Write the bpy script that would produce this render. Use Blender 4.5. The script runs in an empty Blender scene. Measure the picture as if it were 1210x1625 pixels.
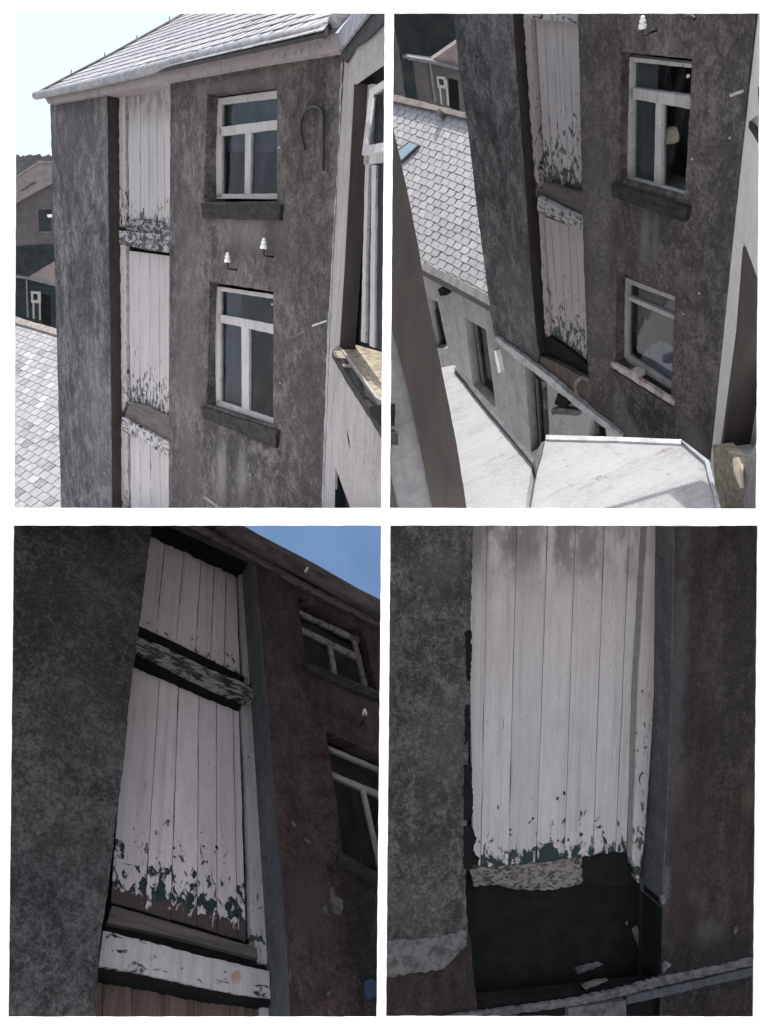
import bpy, bmesh, math, random
from mathutils import Vector, Matrix
from mathutils.geometry import tessellate_polygon
random.seed(7)
SC = bpy.context.scene
COL = SC.collection
R = math.radians

# ------------------------------------------------------------------ camera, sky, sun, exposure
F, PX, PY = 1350.0, 605.0, 812.5            # focal length and centre in photograph pixels
CAM = Vector((0, 0, 6.0))
cd = bpy.data.cameras.new('camera')
cd.sensor_fit = 'VERTICAL'; cd.sensor_height = 36.0; cd.lens = 36.0 * F / 1625.0
cd.clip_start = 0.1; cd.clip_end = 3000
cam = bpy.data.objects.new('camera', cd); COL.objects.link(cam)
cam.location = CAM; cam.rotation_euler = (R(90), 0, 0)
SC.camera = cam

SUN = Vector((0.10, -0.25, 0.96)).normalized()
w = bpy.data.worlds.new('World'); SC.world = w; w.use_nodes = True
nt = w.node_tree
sky = nt.nodes.new('ShaderNodeTexSky'); sky.sky_type = 'NISHITA'; sky.sun_disc = False
sky.sun_elevation = math.asin(SUN.z); sky.sun_rotation = math.atan2(SUN.x, SUN.y)
sky.air_density = 1.0; sky.dust_density = 4.0; sky.ozone_density = 0.6
bg = nt.nodes['Background']; bg.inputs[1].default_value = 0.15
hz = nt.nodes.new('ShaderNodeMix'); hz.data_type = 'RGBA'; hz.inputs[0].default_value = .62   # thin high haze over the whole sky
hz.inputs[7].default_value = (3.05, 3.15, 3.35, 1)
nt.links.new(sky.outputs[0], hz.inputs[6]); nt.links.new(hz.outputs[2], bg.inputs[0])
sl = bpy.data.lights.new('sun', 'SUN'); sl.energy = 2.3; sl.angle = R(0.55); sl.color = (1, .97, .93)
so = bpy.data.objects.new('sun', sl); COL.objects.link(so); so.location = (2, -5, 25)
so.rotation_euler = SUN.to_track_quat('Z', 'Y').to_euler()
SC.view_settings.view_transform = 'Standard'; SC.view_settings.look = 'None'
SC.view_settings.gamma = 1.0; SC.view_settings.exposure = 1.3
SC.view_settings.use_curve_mapping = False

# ------------------------------------------------------------------ geometry helpers
def ray(x, y): return Vector(((x - PX) / F, 1.0, -(y - PY) / F))
def vp(x, y): return ray(x, y).normalized()
def proj(p):
    q = p - CAM
    return (PX + F * q.x / q.y, PY - F * q.z / q.y)

class Plane:
    """a wall or roof plane: a point, a normal facing the viewer, u to the right, v up the face"""
    def __init__(s, p0, d1, d2):
        s.p = p0.copy(); n = d1.cross(d2).normalized()
        if n.dot(p0 - CAM) > 0: n = -n
        s.n = n
        u = d1.normalized()
        if u.x < 0: u = -u
        s.u = u; s.v = n.cross(u).normalized()
        s.w = d2.normalized()
        if s.w.dot(s.v) < 0: s.w = -s.w
    def hit(s, x, y, off=0.0):
        d = ray(x, y); q = s.p + s.n * off
        return CAM + d * ((q - CAM).dot(s.n) / d.dot(s.n))
    def uv(s, p): q = p - s.p; return (q.dot(s.u), q.dot(s.v))
    def tuv(s, p):
        q = p - s.p; b = q.dot(s.v) / s.w.dot(s.v); return (q.dot(s.u) - b * s.w.dot(s.u), b)
    def at(s, a, b, off=0.0): return s.p + s.u * a + s.v * b + s.n * off
def at(x, y, depth): return CAM + ray(x, y) * depth
def recess(pl, front, back_x):
    p = pl.hit(*front); lo, hi = 0.0, 3.0
    base = proj(p)[0]
    for _ in range(40):
        m = (lo + hi) / 2
        x = proj(p - pl.n * m)[0]
        if (x - base) / (back_x - base) < 1: lo = m
        else: hi = m
    return lo
def rough(pts, amp, step=9.0, closed=True, skip=()):
    out = []
    n = len(pts)
    for i in range(n if closed else n - 1):
        a, b = Vector(pts[i]), Vector(pts[(i + 1) % n])
        k = 1 if i in skip else max(1, int((b - a).length / step))
        out.append(tuple(a))
        t = Vector((-(b - a).y, (b - a).x)).normalized() if (b - a).length > 0 else Vector((0, 0))
        for j in range(1, k):
            out.append(tuple(a.lerp(b, j / k) + t * random.uniform(-amp, amp)))
    return out

class MB:
    def __init__(s): s.v = []; s.f = []; s.uvs = []
    def face(s, pts, uvs):
        i = len(s.v); s.v += [p.copy() for p in pts]
        s.f.append(list(range(i, i + len(pts)))); s.uvs.append(list(uvs))
    def prism(s, pl, pts, f0, f1, holes=(), o=(0, 0), traced=True):
        loops = [[pl.hit(x, y, f0) for x, y in L] if traced else list(L) for L in [pts] + list(holes)]
        d = pl.n * (f1 - f0)
        flat = [p for L in loops for p in L]
        def U(p, e=0): a, b = pl.tuv(p); return (a - o[0] + e, b - o[1])
        for t in tessellate_polygon(loops):
            q = [flat[i] for i in t]
            if (q[1] - q[0]).cross(q[2] - q[0]).dot(pl.n) < 0: q.reverse()
            s.face(q, [U(p) for p in q])
            r = [p + d for p in reversed(q)]; s.face(r, [U(p) for p in r])
        for L in loops:
            for i in range(len(L)):
                a, b = L[i], L[(i + 1) % len(L)]
                e = abs(f1 - f0)
                s.face([a, b, b + d, a + d], [U(a), U(b), U(b, e), U(a, e)])
        return s
    def hexa(s, A, B):
        """solid between two quads A and B"""
        for q in (A, B[::-1]): s.face(q, [(p.x, p.z) for p in q])
        for i in range(len(A)):
            j = (i + 1) % len(A); q = [A[i], A[j], B[j], B[i]]
            s.face(q, [(p.x + p.y, p.z) for p in q])
        return s
    def tube(s, pts, r, k=10, cap=True):
        rs = r if isinstance(r, (list, tuple)) else [r] * len(pts)
        rings = []; ref = Vector((.31, .52, .79)); L = 0
        for i, p in enumerate(pts):
            t = (pts[min(i + 1, len(pts) - 1)] - pts[max(i - 1, 0)]).normalized()
            a = t.cross(ref).normalized(); b = t.cross(a)
            rings.append([p + (a * math.cos(2 * math.pi * j / k) + b * math.sin(2 * math.pi * j / k)) * rs[i] for j in range(k)])
        for i in range(len(rings) - 1):
            seg = (pts[i + 1] - pts[i]).length
            for j in range(k):
                q = [rings[i][j], rings[i][(j + 1) % k], rings[i + 1][(j + 1) % k], rings[i + 1][j]]
                c = 2 * math.pi * rs[i] / k
                s.face(q, [(j * c, L), (j * c + c, L), (j * c + c, L + seg), (j * c, L + seg)])
            L += seg
        if cap:
            s.face(rings[0][::-1], [(0, 0)] * k); s.face(rings[-1], [(0, 0)] * k)
        return s
    def build(s, name, mat, parent=None, smooth=False, **props):
        o = bpy.data.objects.new(name, None)
        org = world_loc(parent) if parent else Vector((0, 0, 0))
        me = bpy.data.meshes.new(name)
        bm = bmesh.new(); uvl = bm.loops.layers.uv.new('UVMap')
        for idx, uu in zip(s.f, s.uvs):
            try: f = bm.faces.new([bm.verts.new(s.v[i] - org) for i in idx])
            except ValueError: continue
            f.smooth = smooth
            for l, c in zip(f.loops, uu): l[uvl].uv = c
        bmesh.ops.remove_doubles(bm, verts=bm.verts, dist=1e-5)
        bmesh.ops.recalc_face_normals(bm, faces=bm.faces)
        bm.to_mesh(me); bm.free()
        me.materials.append(mat)
        bpy.data.objects.remove(o)
        o = bpy.data.objects.new(name, me); COL.objects.link(o)
        if parent: o.parent = parent
        for k, v in props.items(): o[k] = v
        return o
def world_loc(o):
    l = Vector((0, 0, 0))
    while o is not None: l += o.location; o = o.parent
    return l
def thing(name, loc, label, cat, group=None):
    o = bpy.data.objects.new(name, None); COL.objects.link(o); o.location = loc
    o.empty_display_size = .2
    o['label'] = label; o['category'] = cat
    if group: o['group'] = group
    return o
def solid(name, mat, parent, pl, pts, f0, f1, holes=(), o=(0, 0), **kw):
    return MB().prism(pl, pts, f0, f1, holes, o).build(name, mat, parent, **kw)
def lathe(profile, axis, base, k=14):
    m = MB(); axis = axis.normalized(); a = axis.cross(Vector((.3, .9, .2))).normalized(); b = axis.cross(a)
    rings = [[base + axis * h + (a * math.cos(2 * math.pi * j / k) + b * math.sin(2 * math.pi * j / k)) * max(r, 1e-4) for j in range(k)] for r, h in profile]
    for i in range(len(rings) - 1):
        for j in range(k):
            q = [rings[i][j], rings[i][(j + 1) % k], rings[i + 1][(j + 1) % k], rings[i + 1][j]]
            m.face(q, [(j / k, i), ((j + 1) / k, i), ((j + 1) / k, i + 1), (j / k, i + 1)])
    return m

# ------------------------------------------------------------------ materials
class Mat:
    def __init__(s, name, rough=.9, spec=.3):
        s.m = bpy.data.materials.new(name); s.m.use_nodes = True
        s.t = s.m.node_tree; s.b = s.t.nodes['Principled BSDF']
        s.b.inputs['Roughness'].default_value = rough
        s.b.inputs['Specular IOR Level'].default_value = spec
        s.uvn = None
    def n(s, kind, **kw):
        x = s.t.nodes.new('ShaderNode' + kind)
        for k, v in kw.items(): setattr(x, k, v)
        return x
    def L(s, a, b): s.t.links.new(a, b)
    def uv(s, sc=(1, 1), loc=(0, 0), rnd=0.0):
        if s.uvn is None: s.uvn = s.n('UVMap').outputs[0]
        mp = s.n('Mapping'); mp.inputs['Scale'].default_value = (sc[0], sc[1], 1); mp.inputs['Location'].default_value = (loc[0], loc[1], random.uniform(0, 9))
        s.L(s.uvn, mp.inputs[0])
        if rnd:
            oi = s.n('ObjectInfo'); c = s.n('CombineXYZ'); s.L(s.math('MULTIPLY', oi.outputs['Random'], rnd), c.inputs[2])
            va = s.n('VectorMath'); s.L(mp.outputs[0], va.inputs[0]); s.L(c.outputs[0], va.inputs[1]); return va.outputs[0]
        return mp.outputs[0]
    def noise(s, vec, scale, detail=6, rg=.6, dist=0.0):
        x = s.n('TexNoise'); x.inputs['Scale'].default_value = scale; x.inputs['Detail'].default_value = detail
        x.inputs['Roughness'].default_value = rg; x.inputs['Distortion'].default_value = dist
        s.L(vec, x.inputs['Vector']); return x.outputs[0]
    def math(s, op, a, b=None, c=None):
        x = s.n('Math', operation=op)
        for i, q in enumerate((a, b, c)):
            if q is None: continue
            if isinstance(q, (int, float)): x.inputs[i].default_value = q
            else: s.L(q, x.inputs[i])
        return x.outputs[0]
    def step(s, v, a, b, lo=0.0, hi=1.0):
        x = s.n('MapRange'); x.clamp = True; x.interpolation_type = 'SMOOTHSTEP'
        s.L(v, x.inputs[0])
        for i, q in ((1, a), (2, b), (3, lo), (4, hi)):
            if isinstance(q, (int, float)): x.inputs[i].default_value = q
            else: s.L(q, x.inputs[i])
        return x.outputs[0]
    def ramp(s, v, stops):
        x = s.n('ValToRGB'); e = x.color_ramp.elements
        while len(e) < len(stops): e.new(.5)
        for k, (p, c) in enumerate(stops): e[k].position = p; e[k].color = (*c, 1)
        s.L(v, x.inputs[0]); return x.outputs[0]
    def mix(s, f, a, b, mode='MIX'):
        x = s.n('Mix'); x.data_type = 'RGBA'; x.blend_type = mode
        for i, q in ((0, f), (6, a), (7, b)):
            if isinstance(q, tuple): x.inputs[i].default_value = (*q, 1)
            elif isinstance(q, (int, float)): x.inputs[i].default_value = q
            else: s.L(q, x.inputs[i])
        return x.outputs[2]
    def color(s, c):
        if isinstance(c, tuple): s.b.inputs['Base Color'].default_value = (*c, 1)
        else: s.L(c, s.b.inputs['Base Color'])
        return s
    def bump(s, h, strength=.5, dist=.01):
        x = s.n('Bump'); x.inputs['Strength'].default_value = strength; x.inputs['Distance'].default_value = dist
        s.L(h, x.inputs['Height']); s.L(x.outputs[0], s.b.inputs['Normal']); return s

def roughcast(name, dark, mid, light, cloud=1.1, mott=7.0, streak=.12, contrast=1.0, speck=.5, specc=(.4, .38, .36), grain=.5, pl=None, stains=()):
    m = Mat(name, .95, .2)
    a = m.noise(m.uv((1, .75), (random.random() * 9, 3)), cloud, 5, .6, .7)
    b = m.noise(m.uv((1, .72), (4, random.random() * 9)), mott, 7, .72, .4)
    st = m.noise(m.uv((4, .4), (2, 1)), 1.3, 7, .7)
    g = m.noise(m.uv((1, .9)), 21, 6, 1.0)
    na = m.step(a, .36, .64); nb = m.step(b, .37, .63); ng = m.step(g, .39, .61); ns = m.step(st, .36, .64)
    v = m.math('ADD', m.math('MULTIPLY', na, .28), m.math('MULTIPLY', nb, .34))
    v = m.math('ADD', m.math('MULTIPLY', v, 1 - streak), m.math('MULTIPLY', ns, streak * .7))
    v = m.math('ADD', v, m.math('MULTIPLY', ng, .38 * grain / .6))
    c = m.ramp(v, [(.08, dark), (.48, mid), (.92, light)])
    sp = m.noise(m.uv((1, .8), (7, 7)), 13, 5, .7)
    c = m.mix(m.math('MULTIPLY', m.step(sp, .64, .70), speck), c, specc)
    c = m.mix(m.math('MULTIPLY', m.step(sp, .36, .31), .7), c, tuple(x * .55 for x in dark))
    vo = m.n('TexVoronoi'); vo.feature = 'DISTANCE_TO_EDGE'; vo.inputs['Scale'].default_value = .55
    wv = m.n('VectorMath'); m.L(m.uv((1, .6)), wv.inputs[0]); cx = m.n('CombineXYZ'); m.L(m.math('MULTIPLY', b, .5), cx.inputs[0]); m.L(m.math('MULTIPLY', g, .12), cx.inputs[1]); m.L(cx.outputs[0], wv.inputs[1]); m.L(wv.outputs[0], vo.inputs['Vector'])
    c = m.mix(m.math('MULTIPLY', m.step(vo.outputs[0], .006, .002), m.step(a, .54, .62, 0, .6)), c, tuple(x * .5 for x in dark))
    if stains:
        su = m.n('SeparateXYZ'); m.L(m.uvn, su.inputs[0])
        wob = m.math('MULTIPLY', m.math('SUBTRACT', m.math('ADD', b, m.math('MULTIPLY', g, 1.3)), 1.15), 3.6)
        for (x, y), rx, ry, col, k in stains:
            u0, v0 = pl.tuv(pl.hit(x, y)); u1 = pl.tuv(pl.hit(x + rx, y))[0]; v1 = pl.tuv(pl.hit(x, y - ry))[1]
            du = m.math('DIVIDE', m.math('SUBTRACT', su.outputs[0], u0), abs(u1 - u0)); dv = m.math('DIVIDE', m.math('SUBTRACT', su.outputs[1], v0), abs(v1 - v0))
            d = m.math('ADD', m.math('SQRT', m.math('ADD', m.math('MULTIPLY', du, du), m.math('MULTIPLY', dv, dv))), wob)
            c = m.mix(m.step(d, .45, 1.25, k, 0), c, m.mix(m.step(g, .35, .65), tuple(q * .7 for q in col), tuple(q * 1.25 for q in col)))
    m.color(c)
    m.bump(m.math('ADD', g, m.math('MULTIPLY', b, 1.2)), .9, .03)
    return m.m

def peeling(name, paint=(.60, .57, .57), H=.55, low=.30, high=.80, under=((.025, .042, .038), (.10, .075, .07)), crack=.5, top=0.0, rnd=17.0, grime=.35, freq=11, st=(1, .6), low_bare=0.0):
    """flaking white paint: uv is metres across and metres above the lower edge of the door"""
    m = Mat(name, .75, .3)
    su = m.n('SeparateXYZ'); m.uv(); m.L(m.uvn, su.inputs[0]); V = su.outputs[1]
    fl = m.noise(m.uv(st, rnd=rnd), freq, 8, .66, .6)
    q = m.math('POWER', m.math('MINIMUM', m.math('MAXIMUM', m.math('DIVIDE', V, H), 0.0), 1.0), .6)
    thr = m.math('ADD', m.math('MULTIPLY', q, high - low), low)
    peel = m.step(m.math('SUBTRACT', fl, thr), -.012, .012)
    cr = m.noise(m.uv((60, 2.2), rnd=rnd), 1.0, 4, .6)
    crk = m.step(cr, .74 - .05 * crack, .78 - .05 * crack)
    peel = m.math('MAXIMUM', peel, m.math('MULTIPLY', crk, crack))
    d = m.noise(m.uv((2.2, .8), rnd=rnd), 2.0, 7, .7)
    gr = m.noise(m.uv((90, 3), rnd=rnd), 1.0, 3, .6)
    p = m.mix(m.step(d, .35, .75, 0, grime), paint, tuple(x * y for x, y in zip(paint, (.60, .56, .54))))
    p = m.mix(m.step(gr, .4, .75, 0, .35), p, tuple(x * .6 for x in paint))
    fg = m.noise(m.uv((1, .5), rnd=rnd), 55, 4, .8)
    p = m.mix(m.step(fg, .35, .75, 0, .5), p, tuple(x * .62 for x in paint))
    sp = m.noise(m.uv((1, .4), (5, 1), rnd=rnd), 26, 5, .65)
    peel = m.math('MAXIMUM', peel, m.step(sp, .695, .715))
    if top:
        tn = m.noise(m.uv((1.6, .8), (1, 6)), 2.2, 6, .65)
        p = m.mix(m.math('MULTIPLY', m.step(V, top - .6, top, 0, .75), m.step(tn, .38, .6)), p, (.07, .062, .06))
    fl2 = m.noise(m.uv((1, .3), (3, 3), rnd=rnd), 6, 5, .6)
    un = m.mix(m.step(fl2, .45, .58), under[0], under[1])
    if low_bare:
        un = m.mix(m.step(m.math('ADD', V, m.math('MULTIPLY', m.math('SUBTRACT', fl2, .5), .5)), low_bare, low_bare * .6), under[0], under[1])
    oi = m.n('ObjectInfo').outputs['Random']
    sk = m.noise(m.uv((14, .35), (1, 8), rnd=rnd), 1.0, 6, .7)
    p = m.mix(m.step(sk, .46, .7, 0, .55), p, tuple(x * y for x, y in zip(paint, (.50, .47, .45))))
    p = m.mix(m.math('MULTIPLY', oi, .30), p, tuple(x * .55 for x in paint))
    edge = m.step(m.math('ABSOLUTE', m.math('SUBTRACT', fl, m.math('ADD', thr, -.022))), .016, .004)
    p = m.mix(m.math('MULTIPLY', edge, .5), p, tuple(x * .5 for x in paint))
    m.color(m.mix(peel, p, un))
    m.bump(m.math('ADD', m.math('SUBTRACT', 1.0, peel), m.math('MULTIPLY', gr, .25)), .8, .02)
    return m.m

def plain(name, c, c2=None, rough=.85, spec=.3, sc=4.0, st=(1, 1), bump=.3, lo=.38, hi=.66, detail=7):
    m = Mat(name, rough, spec)
    v = m.noise(m.uv(st, (random.random() * 9, 2), rnd=11.0), sc, detail, .68, .3)
    m.color(m.mix(m.step(v, lo, hi), c, c2 or tuple(x * .7 for x in c)))
    g = m.noise(m.uv((1, 1)), 45, 4, .7)
    m.bump(m.math('ADD', g, v), bump, .01)
    return m.m

def slate_mat(name, base, light, dark, rough=.5, spec=.5):
    m = Mat(name, rough, spec)
    oi = m.n('ObjectInfo').outputs['Random']
    v = m.noise(m.uv((1, 1), rnd=23.0), 5, 7, .7, .4)
    c = m.ramp(oi, [(0, dark), (.25, base), (.8, base), (1, light)])
    c = m.mix(m.step(v, .45, .72, 0, .7), c, light)
    c = m.mix(m.step(v, .42, .25, 0, .6), c, dark)
    m.color(c); m.bump(v, .35, .01)
    return m.m

def glass_mat(name, tint=(.68, .74, .76), mixf=.55):
    m = Mat(name)
    t = m.t; out = t.nodes['Material Output']
    tr = m.n('BsdfTransparent'); tr.inputs[0].default_value = (*tint, 1)
    gl = m.n('BsdfGlossy'); gl.inputs['Roughness'].default_value = .04
    bw = m.n('Bump'); bw.inputs['Strength'].default_value = .25; bw.inputs['Distance'].default_value = .02
    m.L(m.noise(m.uv((1, .7), (3, 5), rnd=9.0), 2.4, 3, .5), bw.inputs['Height']); m.L(bw.outputs[0], gl.inputs['Normal'])
    df = m.n('BsdfDiffuse'); df.inputs[0].default_value = (.16, .17, .18, 1)
    fr = m.n('Fresnel'); fr.inputs[0].default_value = 1.33
    d = m.noise(m.uv((1.2, .5), rnd=9.0), 3.5, 7, .75)
    a = m.n('MixShader'); m.L(m.step(d, .42, .7, .01, .10), a.inputs[0]); m.L(tr.outputs[0], a.inputs[1]); m.L(df.outputs[0], a.inputs[2])
    b = m.n('MixShader'); geo = m.n('NewGeometry'); m.L(m.math('MULTIPLY', m.math('MULTIPLY', fr.outputs[0], .7), m.math('SUBTRACT', 1.0, geo.outputs['Backfacing'])), b.inputs[0]); m.L(a.outputs[0], b.inputs[1]); m.L(gl.outputs[0], b.inputs[2])
    m.L(b.outputs[0], out.inputs[0])
    return m.m

M = {}
M['paper'] = plain('white_paper', (.90, .885, .90), (.90, .89, .895), .9, .1, 1.2, bump=.05)
M['ground'] = plain('pale_paving', (.36, .35, .33), (.28, .27, .26), .95, .2, .6)
PIER = ((.024, .023, .026), (.088, .084, .089), (.28, .272, .276))
WALL = ((.026, .022, .021), (.088, .076, .073), (.22, .198, .192))
DAMP = ((.017, .019, .021), (.055, .056, .058), (.165, .165, .165))
PLUM = ((.021, .013, .014), (.060, .040, .041), (.125, .094, .092))
SOOT = ((.012, .011, .013), (.037, .027, .029), (.080, .065, .066))
M['reveal_brown'] = roughcast('damp_shaded_brown_reveal', (.026, .022, .021), (.045, .038, .035), (.07, .06, .055), 1.2, 5, .4, .8, .1)  # damp brown, darkened further to paint the shade on the recess side
M['reveal_blue'] = roughcast('slate_blue_render', (.05, .056, .064), (.088, .096, .108), (.15, .158, .168), 1.3, 6, .35, .9, .25)
M['soot_wall'] = roughcast('black_stained_roughcast', *SOOT, 1.1, 7, .25, .8, .25, (.2, .19, .18), .5)
M['damp'] = roughcast('damp_grey_roughcast', *DAMP, 1.9, 10, .05, .85, .35, (.3, .3, .29), .75)
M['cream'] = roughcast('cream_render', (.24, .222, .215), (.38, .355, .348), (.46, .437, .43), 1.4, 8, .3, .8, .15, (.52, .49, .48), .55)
M['pale'] = roughcast('pale_blue_grey_render', (.24, .24, .235), (.36, .36, .355), (.47, .47, .46), 1.2, 5, .4, .8, .15, grain=.45)
M['jamb'] = plain('brown_jamb_paint', (.045, .038, .034), (.034, .028, .026), .8, .3, 3, (2, .4), .2)
M['greywall'] = plain('grey_inner_wall', (.165, .165, .165), (.13, .13, .132), .9, .2, 14, bump=.5)
GREEN = ((.018, .03, .03), (.045, .042, .04))
M['plank'] = peeling('peeling_white_plank', (.43, .405, .41), .2, .5, .74, crack=.7)
M['plank_b'] = peeling('peeling_white_plank_heavy', (.43, .405, .415), 2.2, .40, .75, under=((.03, .045, .042), (.08, .068, .062)), crack=.85, grime=.4)
M['plank_top'] = peeling('peeling_white_plank_sooty_top', (.43, .41, .415), .8, .42, .72, under=GREEN, crack=.75, top=2.3)
M['plank_dark'] = peeling('peeling_lilac_plank', (.68, .62, .655), 1.7, .385, .73, under=((.016, .033, .034), (.06, .046, .046)), crack=.8, grime=.4, freq=9, low_bare=.20)
M['plank_close'] = peeling('peeling_lilac_plank_close', (.46, .445, .465), 1.0, .42, .745, under=((.012, .026, .027), (.018, .03, .03)), crack=.7, grime=.45, top=3.35, freq=8)
M['plank_up'] = peeling('peeling_lilac_plank_upper', (.64, .59, .62), 1.0, .46, .74, under=GREEN, crack=.8, top=2.75)
M['post'] = peeling('peeling_door_post', (.42, .39, .38), 1.2, .44, .63, crack=1.2)
M['post_low'] = peeling('dim_door_post', (.47, .445, .46), 1.2, .44, .64, crack=1.3, grime=.6)
M['ledge'] = peeling('flaking_ledge_paint', (.42, .405, .41), .02, .55, .55, under=((.02, .024, .026), (.085, .078, .075)), crack=.3, freq=11, st=(.6, 1.5), grime=.7)
M['ledge_rot'] = peeling('rotten_ledge_paint', (.34, .325, .335), .02, .50, .50, under=((.02, .022, .024), (.06, .054, .053)), crack=.3, freq=10, st=(.5, 1.5), grime=.8)
M['ledge_low'] = peeling('dim_ledge_paint', (.50, .475, .49), .02, .60, .60, under=((.016, .026, .028), (.07, .062, .062)), crack=.3, freq=5, st=(.8, 1.7), grime=.6)
M['rail_low'] = peeling('crumbling_rail_paint', (.19, .175, .178), .02, .53, .53, under=((.03, .032, .033), (.10, .088, .084)), crack=.2, freq=20, st=(.7, 1.3), grime=.8)
M['frame'] = peeling('flaking_window_paint', (.43, .42, .415), .02, .645, .645, under=((.12, .105, .095), (.2, .18, .165)), crack=.4, freq=24, grime=.6)
M['frame_dim'] = peeling('dull_window_paint', (.30, .27, .26), .02, .56, .56, under=((.06, .055, .05), (.15, .13, .12)), crack=.5, freq=18)
M['fascia'] = peeling('weathered_fascia_paint', (.32, .285, .29), .02, .62, .62, under=((.16, .13, .13), (.24, .2, .2)), crack=.5)
M['fascia_dim'] = peeling('dull_fascia_paint', (.20, .165, .165), .02, .56, .56, under=((.05, .04, .04), (.1, .08, .08)), crack=.6, st=(.5, 2))
M['gutter'] = plain('grey_cast_gutter', (.26, .265, .28), (.15, .152, .165), .6, .4, 6, bump=.3)
M['gutter_dim'] = plain('brown_cast_gutter', (.13, .105, .105), (.035, .035, .038), .7, .3, 3, (1, .5), .3)
M['slate'] = slate_mat('pale_roof_slate', (.30, .30, .315), (.42, .42, .43), (.20, .202, .212))
M['slate_grey'] = slate_mat('weathered_roof_slate', (.235, .235, .243), (.34, .338, .345), (.13, .13, .138), .6, .4)
M['slate_white'] = slate_mat('bleached_roof_slate', (.36, .36, .37), (.43, .428, .435), (.31, .31, .32), .6, .4)
M['deck'] = plain('dark_roof_underlay', (.045, .045, .048), (.03, .03, .03), .9, .2)
M['ridge'] = plain('grey_brown_ridge', (.26, .235, .215), (.16, .145, .135), .9, .2, 5)
M['lead'] = plain('dark_lead', (.06, .06, .065), (.11, .105, .105), .7, .3, 6)
M['white_roof'] = roughcast('white_coated_roof', (.27, .27, .265), (.41, .415, .42), (.47, .475, .485), .8, 2.2, .35, .9, .0, grain=.35)
M['white_trim'] = plain('white_edge_trim', (.42, .425, .43), (.24, .24, .24), .6, .3, 5)
M['sill'] = plain('dark_sill', (.017, .016, .016), (.04, .036, .033), .95, .2, 7, (1, 2))  # near-black brown, darker than the wall
M['sill_dim'] = plain('black_sill', (.022, .021, .022), (.05, .045, .045), .95, .2, 7)
M['lichen'] = plain('lichen_stone', (.33, .29, .21), (.15, .135, .11), .95, .2, 11, bump=.8)
M['pinkstone'] = plain('chipped_pink_sill', (.52, .45, .43), (.24, .2, .18), .95, .2, 9, bump=.6)
M['weatherboard'] = plain('grey_bare_board', (.105, .09, .088), (.055, .05, .052), .85, .3, 2.5, (.6, 7), .5)
M['brownwood'] = plain('brown_bare_wood', (.105, .075, .06), (.05, .038, .034), .85, .3, 2.5, (7, .6), .5)
M['black'] = plain('soot_shade_black', (.006, .0075, .008), (.011, .012, .012), .95, .1, 5)  # near-black for soot and rot, also paints the shade in recesses and gaps
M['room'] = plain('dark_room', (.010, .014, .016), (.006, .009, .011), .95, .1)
M['curtain_pale'] = plain('pale_net_curtain', (.15, .153, .16), (.09, .093, .10), .95, .1, 3, (6, .4))
M['curtain'] = plain('grey_net_curtain', (.10, .103, .115), (.055, .058, .065), .95, .1, 3, (6, .4))
M['glass'] = glass_mat('window_glass')
M['iron'] = plain('black_iron', (.018, .019, .02), (.03, .028, .027), .6, .4)
M['china'] = plain('white_porcelain', (.78, .77, .76), (.70, .69, .68), .25, .5)
M['peg'] = plain('dull_white_plug', (.50, .49, .48), (.30, .29, .28), .7, .3, 20)
M['cloth'] = plain('white_cloth', (.40, .40, .43), (.28, .28, .31), .95, .1)
M['peach'] = plain('peach_lampshade', (.80, .56, .42), (.72, .48, .36), .9, .1)
M['teal'] = plain('dark_teal_render', (.020, .027, .029), (.034, .042, .043), .95, .1, 2)
M['farwall'] = plain('grey_far_render', (.105, .098, .10), (.075, .07, .074), .95, .2, 1.4)
M['farroof'] = plain('brown_grey_far_roof', (.215, .185, .18), (.16, .14, .14), .9, .2, 3)
M['trees'] = plain('dark_far_foliage', (.045, .05, .055), (.08, .082, .085), .95, .1, 3)
M['blue'] = plain('blue_plastic', (.022, .04, .10), (.03, .045, .085), .6, .3)
M['skylight'] = plain('blue_skylight_glass', (.24, .33, .40), (.28, .37, .44), .2, .5)
M['pipe'] = plain('dull_grey_pipe', (.15, .155, .165), (.10, .10, .11), .6, .3, 5)
M['plaster'] = plain('pale_plaster', (.125, .125, .13), (.05, .05, .054), .95, .2, 9, bump=.6)
M['stick'] = plain('yellowed_stick', (.62, .55, .42), (.5, .44, .34), .8, .3)

# ------------------------------------------------------------------ the page with its four openings
B = 6.0
page_pl = Plane(at(605, 812, B), Vector((1, 0, 0)), Vector((0, 0, 1)))
OPEN = [[(26, 20), (611, 20), (605, 806), (22, 806)], [(625.5, 20), (1207, 20), (1201, 807), (619, 806)],
        [(21.5, 834), (605.5, 834), (598, 1615), (13, 1615)], [(620, 834), (1203, 834), (1196, 1615), (613, 1614)]]
mount = thing('picture_mount', (0, B, 0), 'white paper page with four rectangular openings that border the house views', 'page')
solid('page_sheet', M['paper'], mount, page_pl, [(-60, -12), (1270, -12), (1270, 1720), (-60, 1720)], 0, -.012,
      [rough(o, .35, 14) for o in OPEN])
# shelf added to keep the sun off the two lower views
zs = CAM.z - .05
sh = MB()
sh.hexa([Vector((-7, B + .02, zs)), Vector((7, B + .02, zs)), Vector((9, 23, zs)), Vector((-9, 23, zs))],
        [Vector((-7, B + .02, zs - .02)), Vector((7, B + .02, zs - .02)), Vector((9, 23, zs - .02)), Vector((-9, 23, zs - .02))])
sh.build('shade_shelf', M['paper'], mount)
g = MB(); e = 900
g.face([Vector((-e, -e, 0)), Vector((e, -e, 0)), Vector((e, e, 0)), Vector((-e, e, 0))], [(-e, -e), (e, -e), (e, e), (-e, e)])
g.build('ground', M['ground'], None, kind='structure', label='pale paved ground below the page')

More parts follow.
